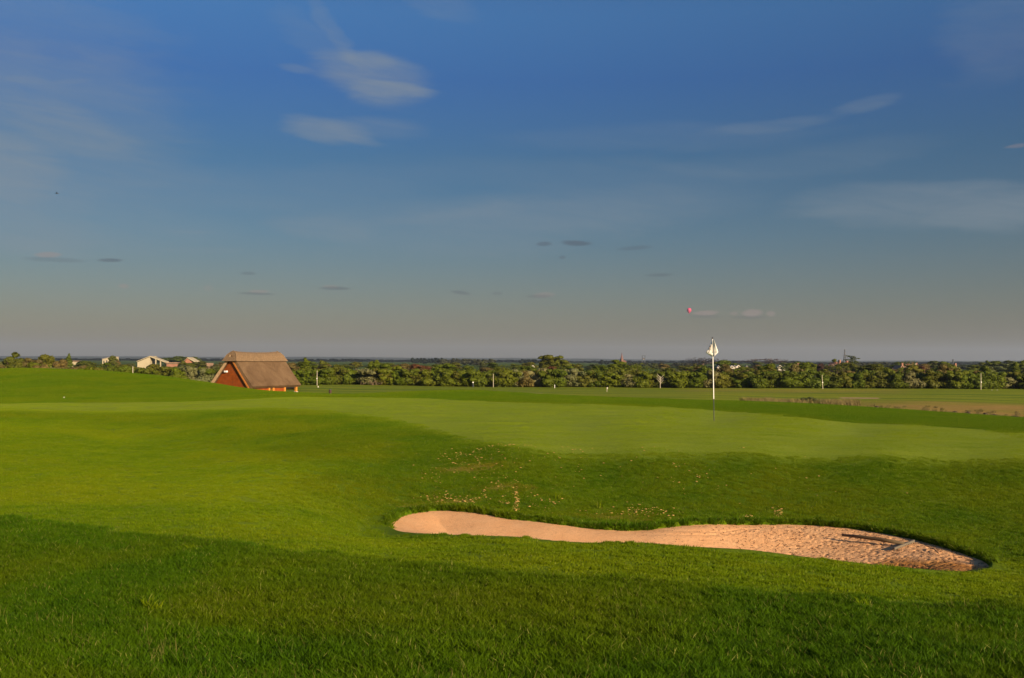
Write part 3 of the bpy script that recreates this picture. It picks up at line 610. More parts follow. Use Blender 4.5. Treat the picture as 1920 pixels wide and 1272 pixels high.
# ------------------------------------------------------------------ bunker rake
def sandpt(px, py, d0=11.3):
    v = ray(px, py); d_ = d0
    for _ in range(8): zt = float(sand_z(np.array([v.x/v.y*d_]), np.array([d_]))[0]); d_ = zt/(v.z/v.y)
    return Vector((v.x/v.y*d_, d_, zt))
a, b = sandpt(1676, 1034), sandpt(1714, 1019); c = (a+b)/2; hnd = sandpt(1579, 1008)
rk = thing('bunker_rake', c, 'weathered wooden bunker rake lying on the sand at the right', 'rake')
M_wood = simple('rake_wood', (0.11, 0.072, 0.035), .7, .3, 9); M_plas = simple('rake_head_wood', (0.13, 0.11, 0.08), .6, .2, 9)
A, B, H = a-c, b-c, hnd-c; up = Vector((0, 0, .030))
MB().bar(A+up, B+up, .022, .022).build('head', M_plas, rk)
hp = [up+Vector((0,0,.01)), H*.35+Vector((0,0,.045)), H+Vector((0,0,.028))]
MB().tube([hp[0], hp[1], (hp[1]+hp[2])/2+Vector((0,0,.004)), hp[2]], [.021, .021, .020, .014], 10).build('handle', M_wood, rk, True)
for k in range(13):
    q = A.lerp(B, (k+.5)/13)+up; MB().tube([q, q-Vector((0, 0, .05))], [.007, .004], 6).build('tooth', M_plas, rk)
t0 = sandpt(1744, 1031); tw = MB().tube([t0+Vector((0,0,.02)), sandpt(1752, 1035)+Vector((0,0,.03)), sandpt(1760, 1041)+Vector((0,0,.015))], [.006, .007, .004], 6)
tag(tw.build('twig', M_bark), 'small dark twig lying on the sand right of the rake', 'twig')

# ------------------------------------------------------------------ thatched hut
M_thatch, n = new_mat('thatch'); tcx = n.node('ShaderNodeTexCoord').outputs['Object']
ts = n.node('ShaderNodeMapping', {0: tcx, 'Scale': (6, 6, 3)}).outputs[0]
f1 = n.ramp(n.noise(ts, 3, 5, .8), .3, .7); f2 = n.ramp(n.noise(tcx, .7, 6, .7, .5), .35, .65)
cc = n.mix(f2, (0.145, 0.088, 0.046), (0.25, 0.16, 0.088)); cc = n.mix(n.m('MULTIPLY', f1, .6), cc, (0.11, 0.066, 0.036))
n.put(n.b.inputs['Base Color'], cc); n.put(n.b.inputs['Roughness'], .95); n.put(n.b.inputs['Specular IOR Level'], .1)
n.l.new(n.node('ShaderNodeBump', {'Strength': .9, 'Distance': .07, 'Height': f1}).outputs[0], n.b.inputs['Normal'])
M_board = simple('orange_timber', (0.235, 0.052, 0.006), .6, .3, 2.5); M_post = simple('golden_timber', (0.50, 0.20, 0.035), .6, .2, 3)
M_barge = simple('barge_timber', (0.42, 0.15, 0.03), .6, .2, 3); M_stone = simple('post_stone', (0.45, 0.36, 0.28), .9, .2, 3)
HW, HL, HE, HR = 2.45, 7.2, 2.05, 5.10           # half width, length, eave height, ridge height
gc = at(434, 726, 97.0); hz = -4.95; rot = -math.atan2(0.42, 0.91)
hut = thing('thatched_hut', (gc.x, gc.y, hz), 'timber hut with steep thatched roof standing behind the grassy mound', 'hut', rz=rot)
# local frame: x across the gable (right = +x), y along the ridge (away), z up
th = .34
def slope(sgn):
    mb = MB(); ny, ns = 14, 12; rows = []
    L0 = math.hypot(HW, HR-HE); nx_, nz_ = (HR-HE)/L0*sgn, HW/L0
    V = []
    for lay_ in (0, 1):
        for i_ in range(ny+1):
            for s in range(ns+1):
                t = s/ns; y = -.14 + (HL+.4)*i_/ny
                y += (-.15*(1-t) if i_ == 0 else (.15*(1-t) if i_ == ny else 0))*0
                x = sgn*HW*t; z = HR+(HE-HR)*t - (.10*math.sin(math.pi*t))*lay_
                o_ = th*lay_; V.append((x+nx_*o_*(1 if t > .02 else .3), y, z+nz_*o_+(.12*math.sin(math.pi*i_/ny)*0)))
    N = (ny+1)*(ns+1); f = []
    for i_ in range(ny):
        for s in range(ns):
            k = i_*(ns+1)+s; f += [[k, k+1, k+ns+2, k+ns+1], [N+k, N+k+ns+1, N+k+ns+2, N+k+1]]
    for i_ in range(ny):
        for s in (0, ns): k = i_*(ns+1)+s; f.append([k, k+ns+1, N+k+ns+1, N+k])
    for s in range(ns):
        for i_ in (0, ny): k = i_*(ns+1)+s; f.append([k, k+1, N+k+1, N+k])
    mb.add(V, f); return mb
roof = slope(1).build('roof', M_thatch, hut, False); slope(-1).build('roof', M_thatch, hut, False)
rd = MB(); prof = [(-.92, -1.32), (-.84, -1.10), (-.58, -.52), (-.30, -.06), (0, .18), (.30, -.06), (.58, -.52), (.84, -1.10), (.92, -1.32)]
ys_ = np.linspace(-.42, HL+.42, 15); V = []; f = []; npf = len(prof)
for i_, y in enumerate(ys_):
    t = 2*i_/14-1; lift = .16*abs(t)**2.2
    V += [(x, y-t*abs(t)**5*.62*(z+1.32)/1.5, HR+.36+z*.60+lift*(1 if z > -.6 else .15)) for x, z in prof]
for i_ in range(14):
    for k in range(npf): f.append([i_*npf+k, i_*npf+(k+1)%npf, (i_+1)*npf+(k+1)%npf, (i_+1)*npf+k])
f += [list(range(npf))[::-1], [14*npf+k for k in range(npf)]]
rd.add(V, f); rd.build('ridge_cap', simple('ridge_thatch', (0.175, 0.112, 0.06), .95, .3, 6, bump=.5), hut, False)
M_verge_lit = simple('sunlit_verge_thatch', (0.44, 0.29, 0.16), .95, .2, 8, bump=.4)  # paler thatch: sunlight on the left verge is put into its colour
L0_ = math.hypot(HW, HR-HE); nx0, nz0 = (HR-HE)/L0_, HW/L0_
for s_ in (-1, 1): MB().prism([(s_*HW, -.142, HE), (0, -.142, HR), (s_*nx0*th*.3, -.142, HR+nz0*th), (s_*(HW+nx0*th), -.142, HE+nz0*th)], (0, -.03, 0)).build('verge', M_verge_lit if s_ < 0 else M_thatch, hut)
nb = 22
for g_y, nm in ((0.0, 'gable_wall'), (HL, 'gable_wall')):
    for k in range(nb):
        z0 = HE-.30+(HR-.25-HE+.30)*k/nb; z1 = HE-.30+(HR-.25-HE+.30)*(k+1)/nb
        wd = lambda z: max(.05, (HR-.1-max(z, HE))/(HR-HE)*HW)*.985
        MB().prism([(-wd(z0), g_y, z0), (wd(z0), g_y, z0), (wd(z1), g_y, z1-.012), (-wd(z1), g_y, z1-.012)], (0, .06+.02*(k % 2), 0)).build('gable_board', M_board, hut)
for s in (1,):
    MB().bar((s*(HW-.10), -.17, HE-.12), (s*.10, -.17, HR-.22), .08, .14).build('barge_board', M_barge, hut)
for s in (-1, 1):
    for y in (0.05, 2.75, 3.4, 5.2, HL-.1):
        MB().box((s*(HW-.12), y, HE/2), (.20, .20, HE)).build('post', M_post, hut)
for x in (-1.2, 0, 1.2): MB().box((x, .05, (HE-.3)/2), (.16, .16, HE-.3)).build('post', M_post, hut)
MB().box((HW-.15, 1.4, 1.0), (.08, 2.5, 2.0)).build('side_panel', M_board, hut); MB().box((HW-.15, 4.3, 1.0), (.08, 1.6, 2.0)).build('side_panel', M_board, hut)
MB().box((-HW+.35, HL/2, .85), (.08, HL-.4, 1.7)).build('side_panel', M_board, hut)
MB().box((0, HL/2, -.05), (2*HW, HL, .1)).build('floor_slab', M_stone, hut)
MB().box((HW-.12, HL-.1, .8), (.30, .30, 1.6)).build('stone_pier', M_stone, hut)
MB().bar((HW-.3, -.2, HE-.02), (HW-.3, HL+.2, HE-.02), .14, .18).build('eave_beam', M_dark, hut)
lamp = MB().box((-.62, -.12, HE+1.62), (.30, .20, .16)).build('flood_lamp', M_white, hut); MB().box((-.86, -.08, HE+1.60), (.16, .10, .10)).build('bracket', M_dark, lamp)

# ------------------------------------------------------------------ foliage
def crown_mesh(name, lobes, nleaf, leaf, core=True, up=0.3):
    """leaf-clump crown: lobes = (x,y,z,rx,ry,rz); leaf faces spread through the outer shell"""
    L = np.array(lobes, float); w = (L[:,3]*L[:,5]); w /= w.sum(); k = rng.choice(len(L), nleaf, p=w)
    d = rng.normal(size=(nleaf, 3)); d /= np.linalg.norm(d, axis=1)[:, None]
    r = 1-np.abs(rng.normal(0, .16, nleaf)); r = np.where(rng.random(nleaf) < .12, r+rng.random(nleaf)*.28, r)
    c = L[k, :3]+d*L[k, 3:]*r[:, None]
    # clumps: pull leaves towards random clump centres so that gaps and light tufts appear
    nc = max(8, nleaf//28); cc_ = c[rng.choice(nleaf, nc)]; kk = np.argmin(((c[:, None, :]-cc_[None])**2).sum(-1), 1) if nleaf*nc < 4e6 else np.zeros(nleaf, int)
    c = c+(cc_[kk]-c)*0.28
    keep_ = c[:, 2] > 0.02; c = c[keep_]; d = d[keep_]; kk = kk[keep_]; n = len(c)
    nrm = d*.6+rng.normal(0, .75, (n, 3)); nrm[:, 2] += up; nrm /= np.linalg.norm(nrm, axis=1)[:, None]
    t1 = np.cross(nrm, rng.normal(size=(n, 3))); t1 /= np.linalg.norm(t1, axis=1)[:, None]; t2 = np.cross(nrm, t1)
    s = leaf*rng.uniform(.55, 1.3, n)[:, None]
    V = np.stack([c-t1*s*.5-t2*s*.25, c+t1*s*.15-t2*s*.5, c+t1*s*.55+t2*s*.2, c-t1*s*.1+t2*s*.5], 1).reshape(-1, 3); Fq = np.arange(4*n)
    ctone = rng.uniform(.82, 1.15, nc)[kk]; tone = np.repeat(ctone*rng.uniform(.8, 1.2, n), 4)
    if core:
        b = len(V); cv_ = []; cf = []; nu, nv_ = 9, 6
        for l in L:
            o_ = len(cv_)
            for i_ in range(nv_+1):
                for j_ in range(nu):
                    th_ = math.pi*i_/nv_; ph = 6.283*j_/nu; q = .80*(1+.12*math.sin(3*ph+l[0])*math.sin(2*th_))
                    cv_.append((l[0]+l[3]*q*math.sin(th_)*math.cos(ph), l[1]+l[4]*q*math.sin(th_)*math.sin(ph), max(0, l[2]+l[5]*q*math.cos(th_))))
            for i_ in range(nv_):
                for j_ in range(nu): cf += [b+o_+i_*nu+j_, b+o_+(i_+1)*nu+j_, b+o_+(i_+1)*nu+(j_+1)%nu, b+o_+i_*nu+(j_+1)%nu]
        V = np.r_[V, np.array(cv_)]; Fq = np.r_[Fq, np.array(cf)]; tone = np.r_[tone, np.full(len(cv_), .95)]
    me = mesh_np(name, V, Fq, 4, M_leaf); a = me.attributes.new('tone', 'FLOAT', 'POINT'); a.data.foreach_set('value', tone.astype(np.float32)); return me
def lobes_bush(w, h, n=17):
    L = []
    for _ in range(n):
        x = random.uniform(-.5, .5)*w*.8; z = random.uniform(.12, .86)*h; s = random.uniform(.11, .21)
        L.append((x, random.uniform(-.3, .3)*w*.7, z, s*w, s*w*.9, s*h*.85))
    return L+[(0, 0, h*.3, w*.42, w*.4, h*.32)]
def lobes_tree(w, h, clear=.25, n=20):
    L = []
    for _ in range(n):
        t = random.random(); z = h*(clear+.08+(1-clear-.16)*t); rr = math.sin(math.pi*min(.95, .2+.75*t))**.7
        a = random.uniform(0, 6.283); q = random.uniform(.1, .40)*w*rr; s = random.uniform(.10, .19)
        L.append((q*math.cos(a), q*math.sin(a), z, s*w, s*w, s*w*.85))
    return L+[(0, 0, h*(clear+.45*(1-clear)), w*.30, w*.30, h*(1-clear)*.36)]
def lobes_poplar(w, h): return [(random.uniform(-.12, .12)*w, random.uniform(-.1, .1)*w, h*(.15+.8*i_/7), w*.5*math.sin(math.pi*(.2+.7*i_/7)), w*.45*math.sin(math.pi*(.2+.7*i_/7)), h*.11) for i_ in range(8)]
def trunk_mesh(h, r, clear=.25, limbs=4):
    mb = MB(); mb.tube([(0,0,-.3), (0.02*h,0,h*clear), (0,0.02*h,h*.6), (0.02*h,0,h*.85)], [r, r*.75, r*.45, r*.15], 7)
    for _ in range(limbs):
        a = random.uniform(0, 6.283); z = h*random.uniform(clear*.8, .55); l = h*random.uniform(.2, .32)
        mb.tube([(0,0,z), (l*.5*math.cos(a), l*.5*math.sin(a), z+l*.5), (l*.8*math.cos(a), l*.8*math.sin(a), z+l)], [r*.45, r*.3, r*.08], 5)
    return mb.mesh('trunk', M_bark)
BUSH = [(crown_mesh('crown', lobes_bush(4.6, 3.6), 2400, .25), trunk_mesh(3, .10, .15, 3)) for _ in range(9)]
TREE = [(crown_mesh('crown', lobes_tree(6.0, 8.0, .14), 2400, .34), trunk_mesh(8, .25, .2, 5)) for _ in range(7)]
POP = [(crown_mesh('crown', lobes_poplar(2.6, 9), 800, .38), trunk_mesh(9, .15, .1, 2)) for _ in range(2)]
BARE = [(crown_mesh('crown', lobes_tree(7.5, 8.0, .1), 900, .26, core=False), trunk_mesh(8, .25, .2, 9)) for _ in range(2)]
CON = []
def conifer(w, h, tiers=13):
    L = [(0, 0, h*.08+h*.86*i_/tiers, w*.5*(1-i_/tiers)+.12, w*.5*(1-i_/tiers)+.12, h*.055) for i_ in range(tiers)]
    return crown_mesh('crown', L, 1300, .30)
CON.append((conifer(3.4, 8), trunk_mesh(8, .2, .05, 0)))
cedar = [(random.uniform(-.9, .9), random.uniform(-.6, .6), 4.2+.75*i_, 1.7-.22*abs(i_-2), 1.3, .33) for i_ in range(8)]
CEDAR = (crown_mesh('crown', cedar, 900, .34, core=False), trunk_mesh(9.6, .28, .35, 4))
LAND = [(0,'the left edge'),(197,'the pale sloping barn'),(290,'the cream gabled barn'),(355,'the red gabled barn'),(480,'the thatched hut'),(595,'the left marker pole'),(925,'the mid hedge pole'),(1040,'the tall twin trees'),
        (1166,'the church spire'),(1338,'the white flagstick'),(1543,'the leaning pole'),(1584,'the lattice mast'),(1700,'the orange cottage'),(1840,'the far right pole'),(1920,'the right edge')]
NUM = ['nearest','second','third','fourth','fifth','sixth','seventh','eighth','ninth','tenth','eleventh','twelfth','thirteenth','fourteenth','fifteenth','sixteenth','seventeenth','eighteenth','nineteenth','twentieth','21st','22nd','23rd','24th','25th','26th','27th','28th']
PAL = {'mid green': (0.108, 0.138, 0.004), 'bright green': (0.120, 0.150, 0.004), 'dark green': (0.092, 0.122, 0.004), 'olive': (0.118, 0.126, 0.009), 'brownish': (0.16, 0.125, 0.032), 'blossoming pale': (0.20, 0.20, 0.075), 'yellow-green': (0.15, 0.18, 0.012), 'reddish brown': (0.13, 0.06, 0.022), 'grey-green': (0.11, 0.13, 0.035), 'purple-brown': (0.055, 0.028, 0.022)}
plants = []
def plant(kind, src, px, d, hgt, wid, z=None, coln='mid green', row='', label=None, cat=None, name=None, x=None, base_h=8.0, base_w=6.0):
    if x is None: x = (px-960)/F*d
    if z is None: z = gz(x, d) if d < 300 else -5.8
    t = bpy.data.objects.new(name or kind, None); col.objects.link(t); t.location = (x, d, z-.1); t.rotation_euler[2] = random.uniform(0, 6.283)
    k = src; c1 = link('crown', k[0], t); c2 = link('trunk', k[1], t); t.scale = (wid/base_w, wid/base_w, hgt/base_h)
    c = PAL[coln]; j = random.uniform(.85, 1.18); c1.color = (c[0]*j*random.uniform(.92, 1.1), c[1]*j, c[2]*j, 1)
    t['category'] = cat or ('bush' if kind == 'hedge_bush' else 'tree')
    if label: t['label'] = label
    else: plants.append((row, px if px is not None else 960+x/d*F, coln, kind, t))
    return t
# hedge across the end of the course
x = -108.0; k = 0
while x < 104:
    wid = random.uniform(4.0, 6.2); d = 181+random.uniform(-1.5, 2.5)+abs(x)*.02; px = 960+x/d*F
    cl = random.choices(['mid green','bright green','dark green','olive','blossoming pale','brownish'], [5,3 if px < 1250 else 1,2 if px < 1300 else 5,2,1.3,.5 if px > 200 else 5])[0]
    h = random.uniform(3.0, 3.7) if px > 480 else random.uniform(3.3, 3.9)-(.9*float(sstep(520, 300, px)) if px > 300 else 0)*0
    plant('hedge_bush', random.choice(BUSH), None, d, h, wid, coln=cl, row='in front hedge', x=x, base_h=3.6, base_w=4.6); x += wid*random.uniform(.26, .38); k += 1
# second and third rows, looser
x = -112.0
while x < 112:
    d = random.uniform(192, 206); px = 960+x/d*F; cl = random.choices(['mid green','olive','bright green','grey-green','brownish'], [4,3,3,1,2])[0]
    plant('hedgerow_tree', random.choice(TREE+BARE), None, d, random.choice((3.1, 3.5, 3.8, 4.0, 4.5))*random.uniform(.93, 1.05), random.uniform(3, 6.5), coln=cl, row='behind front hedge', x=x); x += random.uniform(2.8, 4.6)
x = -160.0
while x < 160:
    d = random.uniform(225, 290); px = 960+x/d*F; cl = random.choices(['mid green','olive','brownish','grey-green','reddish brown','dark green'], [4,4,2,2,1,2])[0]
    hh = random.uniform(4.0, 4.8)-(0.1 if 120 < px < 470 else 0)+(0.6 if px > 1450 else 0)
    plant('field_tree', random.choice(TREE+BARE[:1]), None, d, hh, random.uniform(6, 10), coln=cl, row='in scrub beyond hedge', x=x); x += random.uniform(3.6, 6.0)
x = -300.0
while x < 300:
    d = random.uniform(400, 560); px = 960+x/d*F; cl = random.choices(['mid green','olive','grey-green','dark green','brownish'], [3,3,4,3,2])[0]
    low = 120 < px < 470; hh = random.uniform(3.7, 4.9) if not low else random.uniform(4.0, 4.5)
    if px > 1450: hh += .9
    plant('parkland_tree', random.choice(TREE+POP[:1]), None, d, hh, random.uniform(8, 13), coln=cl, row='in far parkland', x=x); x += random.uniform(6, 10)
# trees one can single out
def special(src, px, top_y, d, wid, coln, label, name='tree', cat='tree', bh=8.0, bw=6.0, z=None):
    zb = -5.4 if z is None else z; tz = at(px, top_y, d).z; return plant(name, src, px, d, tz-zb+.1, wid, z=zb, coln=coln, label=label, name=name, cat=cat, base_h=bh, base_w=bw)
special(TREE[0], 24, 660, 205, 6.5, 'olive', 'loose olive tree rising above the mound at the left edge')
special(TREE[3], 60, 668, 203, 6, 'brownish', 'brownish bushy tree second from the left edge'); special(TREE[4], 92, 664, 206, 6.5, 'olive', 'tall olive tree third from the left edge, beside open horizon')
special(TREE[2], 115, 674, 203, 5, 'brownish', 'rusty brown bushy tree sloping down towards the pale barns')
special(POP[0], 130, 664, 330, 2.6, 'mid green', 'slim upright tree left of the long cream barn roof', 'slim_tree', bh=9, bw=2.6)
special(TREE[5], 212, 667, 470, 6, 'olive', 'leafy tree growing against the pale sloping barn'); special(TREE[1], 310, 668.5, 900, 26, 'dark green', 'large dark tree clump right of the cream gabled barn'); special(TREE[6], 336, 667.5, 900, 24, 'dark green', 'tallest dark round tree between the two gabled barns'); special(TREE[0], 362, 669, 920, 18, 'dark green', 'dark round tree behind the red gabled barn')
special(POP[1], 573, 673, 260, 4.0, 'mid green', 'pointed green tree just right of the thatched hut', 'pointed_tree', bh=9, bw=2.6); special(TREE[2], 606, 676, 300, 5, 'olive', 'round pale tree behind the hedge near the marker pole')
special(TREE[3], 702, 672.5, 255, 4.8, 'bright green', 'tall yellowish tree standing above the hedge right of the hut')
special(TREE[4], 1027, 665, 300, 9.5, 'olive', 'left one of the tall twin trees above the hedge'); special(TREE[0], 1052, 667, 300, 9.5, 'olive', 'right one of the tall twin trees above the hedge')
special(POP[0], 1158, 676, 300, 9, 'bright green', 'pointed yellow-green tree just left of the church spire', 'pointed_tree', bh=9, bw=2.6)
special(BARE[0], 1317, 671, 900, 44, 'purple-brown', 'bare rounded grey-brown tree left of the flagstick'); special(TREE[5], 1359, 675.5, 420, 12, 'mid green', 'round green tree right of the flagstick, above the hedge')
special(BARE[1], 1446, 671.5, 1100, 64, 'reddish brown', 'wide domed bare brown tree right of the flagstick'); special(TREE[1], 1420, 676, 900, 14, 'dark green', 'dark tree in front of the wide domed bare tree')
special((CEDAR[0], CEDAR[1]), 1596, 665, 480, 8.0, 'dark green', 'tall dark pine with layered branches beside the lattice mast', 'pine_tree', bh=10.2, bw=3.6)
special(TREE[2], 1505, 681, 330, 5, 'purple-brown', 'dark copper tree left of the brick houses'); special(TREE[6], 1520, 679, 330, 6.2, 'bright green', 'round bright tree beside the dark copper tree'); special(TREE[3], 1539, 680, 360, 6.5, 'purple-brown', 'second copper tree, nearest the brick houses')
special(TREE[0], 1567, 673, 440, 7, 'bright green', 'leafy green tree behind the brick houses'); special(TREE[5], 1594, 681, 330, 7, 'olive', 'olive tree under the tall pine'); special(TREE[1], 1630, 678.5, 330, 16, 'mid green', 'broad green tree right of the tall pine')
special(TREE[4], 1758, 676.5, 420, 13, 'grey-green', 'grey-green round tree beyond the terrace roofs'); special(TREE[6], 1770, 677, 410, 8, 'mid green', 'green half of the round pair beyond the terrace roofs'); special(BARE[0], 1703, 676, 420, 12, 'olive', 'thin airy tree above the small orange cottage')
special(TREE[3], 1838, 689, 215, 9.5, 'yellow-green', 'bright yellow-green bushy tree at the far right of the hedge'); special((CON[0][0], CON[0][1]), 1905, 674.5, 235, 4.6, 'dark green', 'dark columnar conifer near the right edge', 'conifer', bh=8, bw=3.4)
special(TREE[5], 1868, 677, 420, 12, 'dark green', 'dark green tree left of the columnar conifer'); special(TREE[0], 1888, 676, 400, 14, 'grey-green', 'pale leafy tree just left of the columnar conifer'); special(TREE[2], 1916, 676, 330, 8, 'mid green', 'green tree behind the columnar conifer')
# labels for the rest: landmark, side and order
rows = {}
for r_ in plants: rows.setdefault((r_[0], min(LAND, key=lambda l: abs(l[0]-r_[1]))[1] if False else max([l for l in LAND if l[0] <= r_[1]], default=LAND[0])[1], 960 if False else 0), []).append(r_)
for (row, land, _), L in rows.items():
    L.sort(key=lambda r: r[1])
    inv = [r for r in L if 0 <= r[1] <= 1920]; outv = [r for r in L if not 0 <= r[1] <= 1920]
    for i_, (rw, px, cn, kd, o) in enumerate(inv): o['label'] = f"{cn} {'bush' if kd == 'hedge_bush' else 'tree'} {rw}, {NUM[min(i_, 27)]} right of {land}"
    for i_, (rw, px, cn, kd, o) in enumerate(outv): o['label'] = f"{cn} {'bush' if kd == 'hedge_bush' else 'tree'} {rw}, {NUM[min(i_, 27)]} past the {'left' if px < 0 else 'right'} edge"
for r_ in plants: r_[4]['group'] = {'hedge_bush': 'bushes of the front hedge', 'hedgerow_tree': 'trees just behind the hedge', 'field_tree': 'scrub trees beyond the hedge', 'parkland_tree': 'trees of the far parkland'}[r_[3]]

# far woods: masses of crowns, one object per wood
WOODS = [crown_mesh('wood_clump', lobes_tree(14, 10, .02, 9), 260, 1.5) for _ in range(4)]
def far_wood(name, label, d, segs, colr, ymin=0, step=14.0, w=16.0):
    Vs = []; Fs = []; T = []; off = 0
    for (x0, x1, ytop) in segs:
        xa, xb = (x0-960)/F*d, (x1-960)/F*d; x = xa
        while x < xb:
            src = random.choice(WOODS); n_ = len(src.vertices); co = np.empty(n_*3, np.float32); src.vertices.foreach_get('co', co); co = co.reshape(-1, 3)
            dd = d*random.uniform(.97, 1.06); px = 960+x/d*F; hz_ = at(px, ytop+random.uniform(-.7, 1.6), dd).z+5.8; s = hz_/10.0
            q = co*np.array([w/14, w/14, s]); a = random.uniform(0, 6.283); X = q[:,0]*math.cos(a)-q[:,1]*math.sin(a)+x*dd/d; Y = q[:,0]*math.sin(a)+q[:,1]*math.cos(a)+dd
            Vs.append(np.c_[X, Y, q[:,2]-5.9]); nf = len(src.polygons); li = np.empty(nf*4, np.int32); src.loops.foreach_get('vertex_index', li); Fs.append(li+off); off += n_
            tn = np.empty(n_, np.float32); src.attributes['tone'].data.foreach_get('value', tn); T.append(tn*random.uniform(.8, 1.15)); x += step*random.uniform(.6, 1.3)
    me = mesh_np(name, np.concatenate(Vs), np.concatenate(Fs), 4, M_leaf); a = me.attributes.new('tone', 'FLOAT', 'POINT'); a.data.foreach_set('value', np.concatenate(T))
    o = link(name, me); o.color = (*colr, 1); return tag(o, label, 'wood', kind='stuff')
far_wood('far_wood', 'dark bluish woods in the distance across the plain', 2000, [(-60,420,672.3),(420,700,673.5),(700,1020,675),(1020,1300,676.8),(1300,1500,677.3),(1480,1960,679)], (0.010, 0.019, 0.014), step=7, w=34)
far_wood('far_wood', 'darker straight-topped wood right of the hut on the skyline', 1300, [(775,828,671.5),(978,1012,674),(1128,1142,675),(1690,1760,681)], (0.010, 0.020, 0.013), step=5, w=12)
far_wood('far_wood', 'olive far wood left of the tall twin trees', 1000, [(828,930,672.5),(1180,1320,680.5),(1590,1700,679.5)], (0.055, 0.060, 0.024), step=6, w=14)
far_wood('far_wood', 'low green tree belt in front of the distant woods', 750, [(-60,560,684),(560,1500,686),(1500,1960,684)], (0.065, 0.080, 0.022), step=6, w=16)

# ------------------------------------------------------------------ hills on the skyline
def hills(name, d, prof, depth, mat, seed):
    U = np.linspace(-0.9, 0.9, 420); n_ = len(U); V = []
    for k_, f_ in enumerate((0, .25, .6, 1.0, 1.6)):
        for u in U:
            px = 960+u*F; yt = np.interp(px, [p_[0] for p_ in prof], [p_[1] for p_ in prof])+.8*float(fbm(np.array([u*60]), np.array([0.]), seed, 4)[0])*1.3
            zt = at(px, yt, d).z; prof_h = (math.sin(min(f_, 1)*math.pi/2) if f_ <= 1 else .6)
            V.append((u*(d-depth+depth*f_), d-depth+depth*f_, -5.9+(zt+5.9)*prof_h))
    f = []
    for a in range(4):
        for b in range(n_-1): k = a*n_+b; f += [k, k+1, k+n_+1, k+n_]
    o = link(name, mesh_np(name, V, f, 4, mat, True)); return tag(o, kind='structure')
M_hill = simple('far_hill', (0.022, 0.034, 0.022), .95, .5, .004)
M_hill2 = simple('far_fields', (0.06, 0.085, 0.03), .95, .5, .003)
hills('hills', 7000, [(-700,667),(0,668),(250,668.5),(400,669.5),(600,669),(760,671),(960,671.5),(1100,672.5),(1300,675.5),(1500,677),(1700,676.5),(1800,677),(1920,676.5),(2600,678)], 2600, M_hill, 61)
hills('hills', 4200, [(-700,672),(0,672),(400,673),(700,675),(960,676),(1100,677),(1300,679),(1600,680),(1750,678.5),(1900,678),(2600,680)], 1500, M_hill2, 71)

# ------------------------------------------------------------------ far buildings
M_cream = simple('cream_cladding', (0.40, 0.34, 0.22), .8, .12, .3); M_brick = simple('red_brick', (0.27, 0.13, 0.085), .9, .2, .5); M_tile = simple('clay_tiles', (0.36, 0.17, 0.11), .85, .25, .8)
M_pink = simple('pink_roof', (0.27, 0.165, 0.11), .85, .2, .5); M_glass = simple('window_glass', (0.04, 0.05, 0.06), .15, .1, 1, .5); M_greyroof = simple('grey_roof', (0.22, 0.20, 0.19), .8, .2, .5)
M_steel = simple('grey_steel', (0.07, 0.08, 0.10), .5, .1); M_render = simple('white_render', (0.55, 0.50, 0.42), .8, .08, .5)
def house(name, px, d, w, l, hw, hr, rz, mw, mr, label, cat='house', win=2, chim=1, z=None, ybase=None):
    x = (px-960)/F*d; zz = -5.8 if z is None else z
    t = thing(name, (x, d, zz), label, cat, rz=rz)
    MB().box((0, 0, hw/2), (w, l, hw)).build('wall', mw, t)
    for s in (-1, 1): MB().prism([(-w/2, s*(l/2-.1), hw), (w/2, s*(l/2-.1), hw), (0, s*(l/2-.1), hr-.05)], (0, -s*.2, 0)).build('gable', mw, t)
    rf = MB()
    for s in (-1, 1): rf.prism([(0, -l/2-.3, hr), (s*(w/2+.35), -l/2-.3, hw-.15*(hr-hw)), (s*(w/2+.35), -l/2-.3, hw-.15*(hr-hw)+.22), (0, -l/2-.3, hr+.25)], (0, l+.6, 0))
    r_ = rf.build('roof', mr, t)
    for k_ in range(chim): MB().box((w*.12, -l/2+.6+k_*(l-1.6), hr+.35), (.7, .9, 1.7)).build('chimney', M_brick, r_)
    for k_ in range(win):
        xx = -w/2+w*(k_+.5)/win
        for zz_ in ([hw*.3, hw*.72] if hw > 4 else [hw*.5]):
            wn = MB().box((xx, -l/2-.03, zz_), (1.2, .12, 1.2)).build('window', M_render, t); MB().box((xx, -l/2-.10, zz_), (1.0, .04, 1.0)).build('pane', M_glass, wn)
            wn = MB().box((w/2+.03, -l/4 if k_ % 2 else l/4, zz_), (.12, 1.2, 1.2)).build('window', M_render, t)
    return t
# barns on the left
def barn_prism(name, px0, px1, y0l, y0r, ybase, d, depth, mw, mr, label, slant=None):
    """mono or duo pitch barn from its front outline"""
    pass
def topz(px, py, d): return at(px, py, d).z
d = 520.0
t = thing('barn', ((198-960)/F*d, d, -5.8), 'pale cream barn with one sloping roof behind the scrub at left', 'barn')
x0, x1 = -(198-192)/F*d, (210-198)/F*d; z0, z1 = topz(192, 674, d)+5.8, topz(209, 669.5, d)+5.8
MB().prism([(x0, 0, 0), (x1, 0, 0), (x1, 0, z1), (x0, 0, z0)], (0, 9, 0)).build('wall', M_cream, t)
MB().prism([(x0-.2, -.3, z0), (x1+.2, -.3, z1), (x1+.2, -.3, z1+.3), (x0-.2, -.3, z0+.3)], (0, 9.6, 0)).build('roof', M_greyroof, t)
for k_ in range(3): MB().box((x0+.9+1.5*k_, -.05, z0*.72+.25*k_), (.5, .12, 1.3)).build('window', M_glass, t)
t = thing('barn', ((290-960)/F*d, d, -5.8), 'cream gabled barn with open side roof at left, before the dark trees', 'barn')
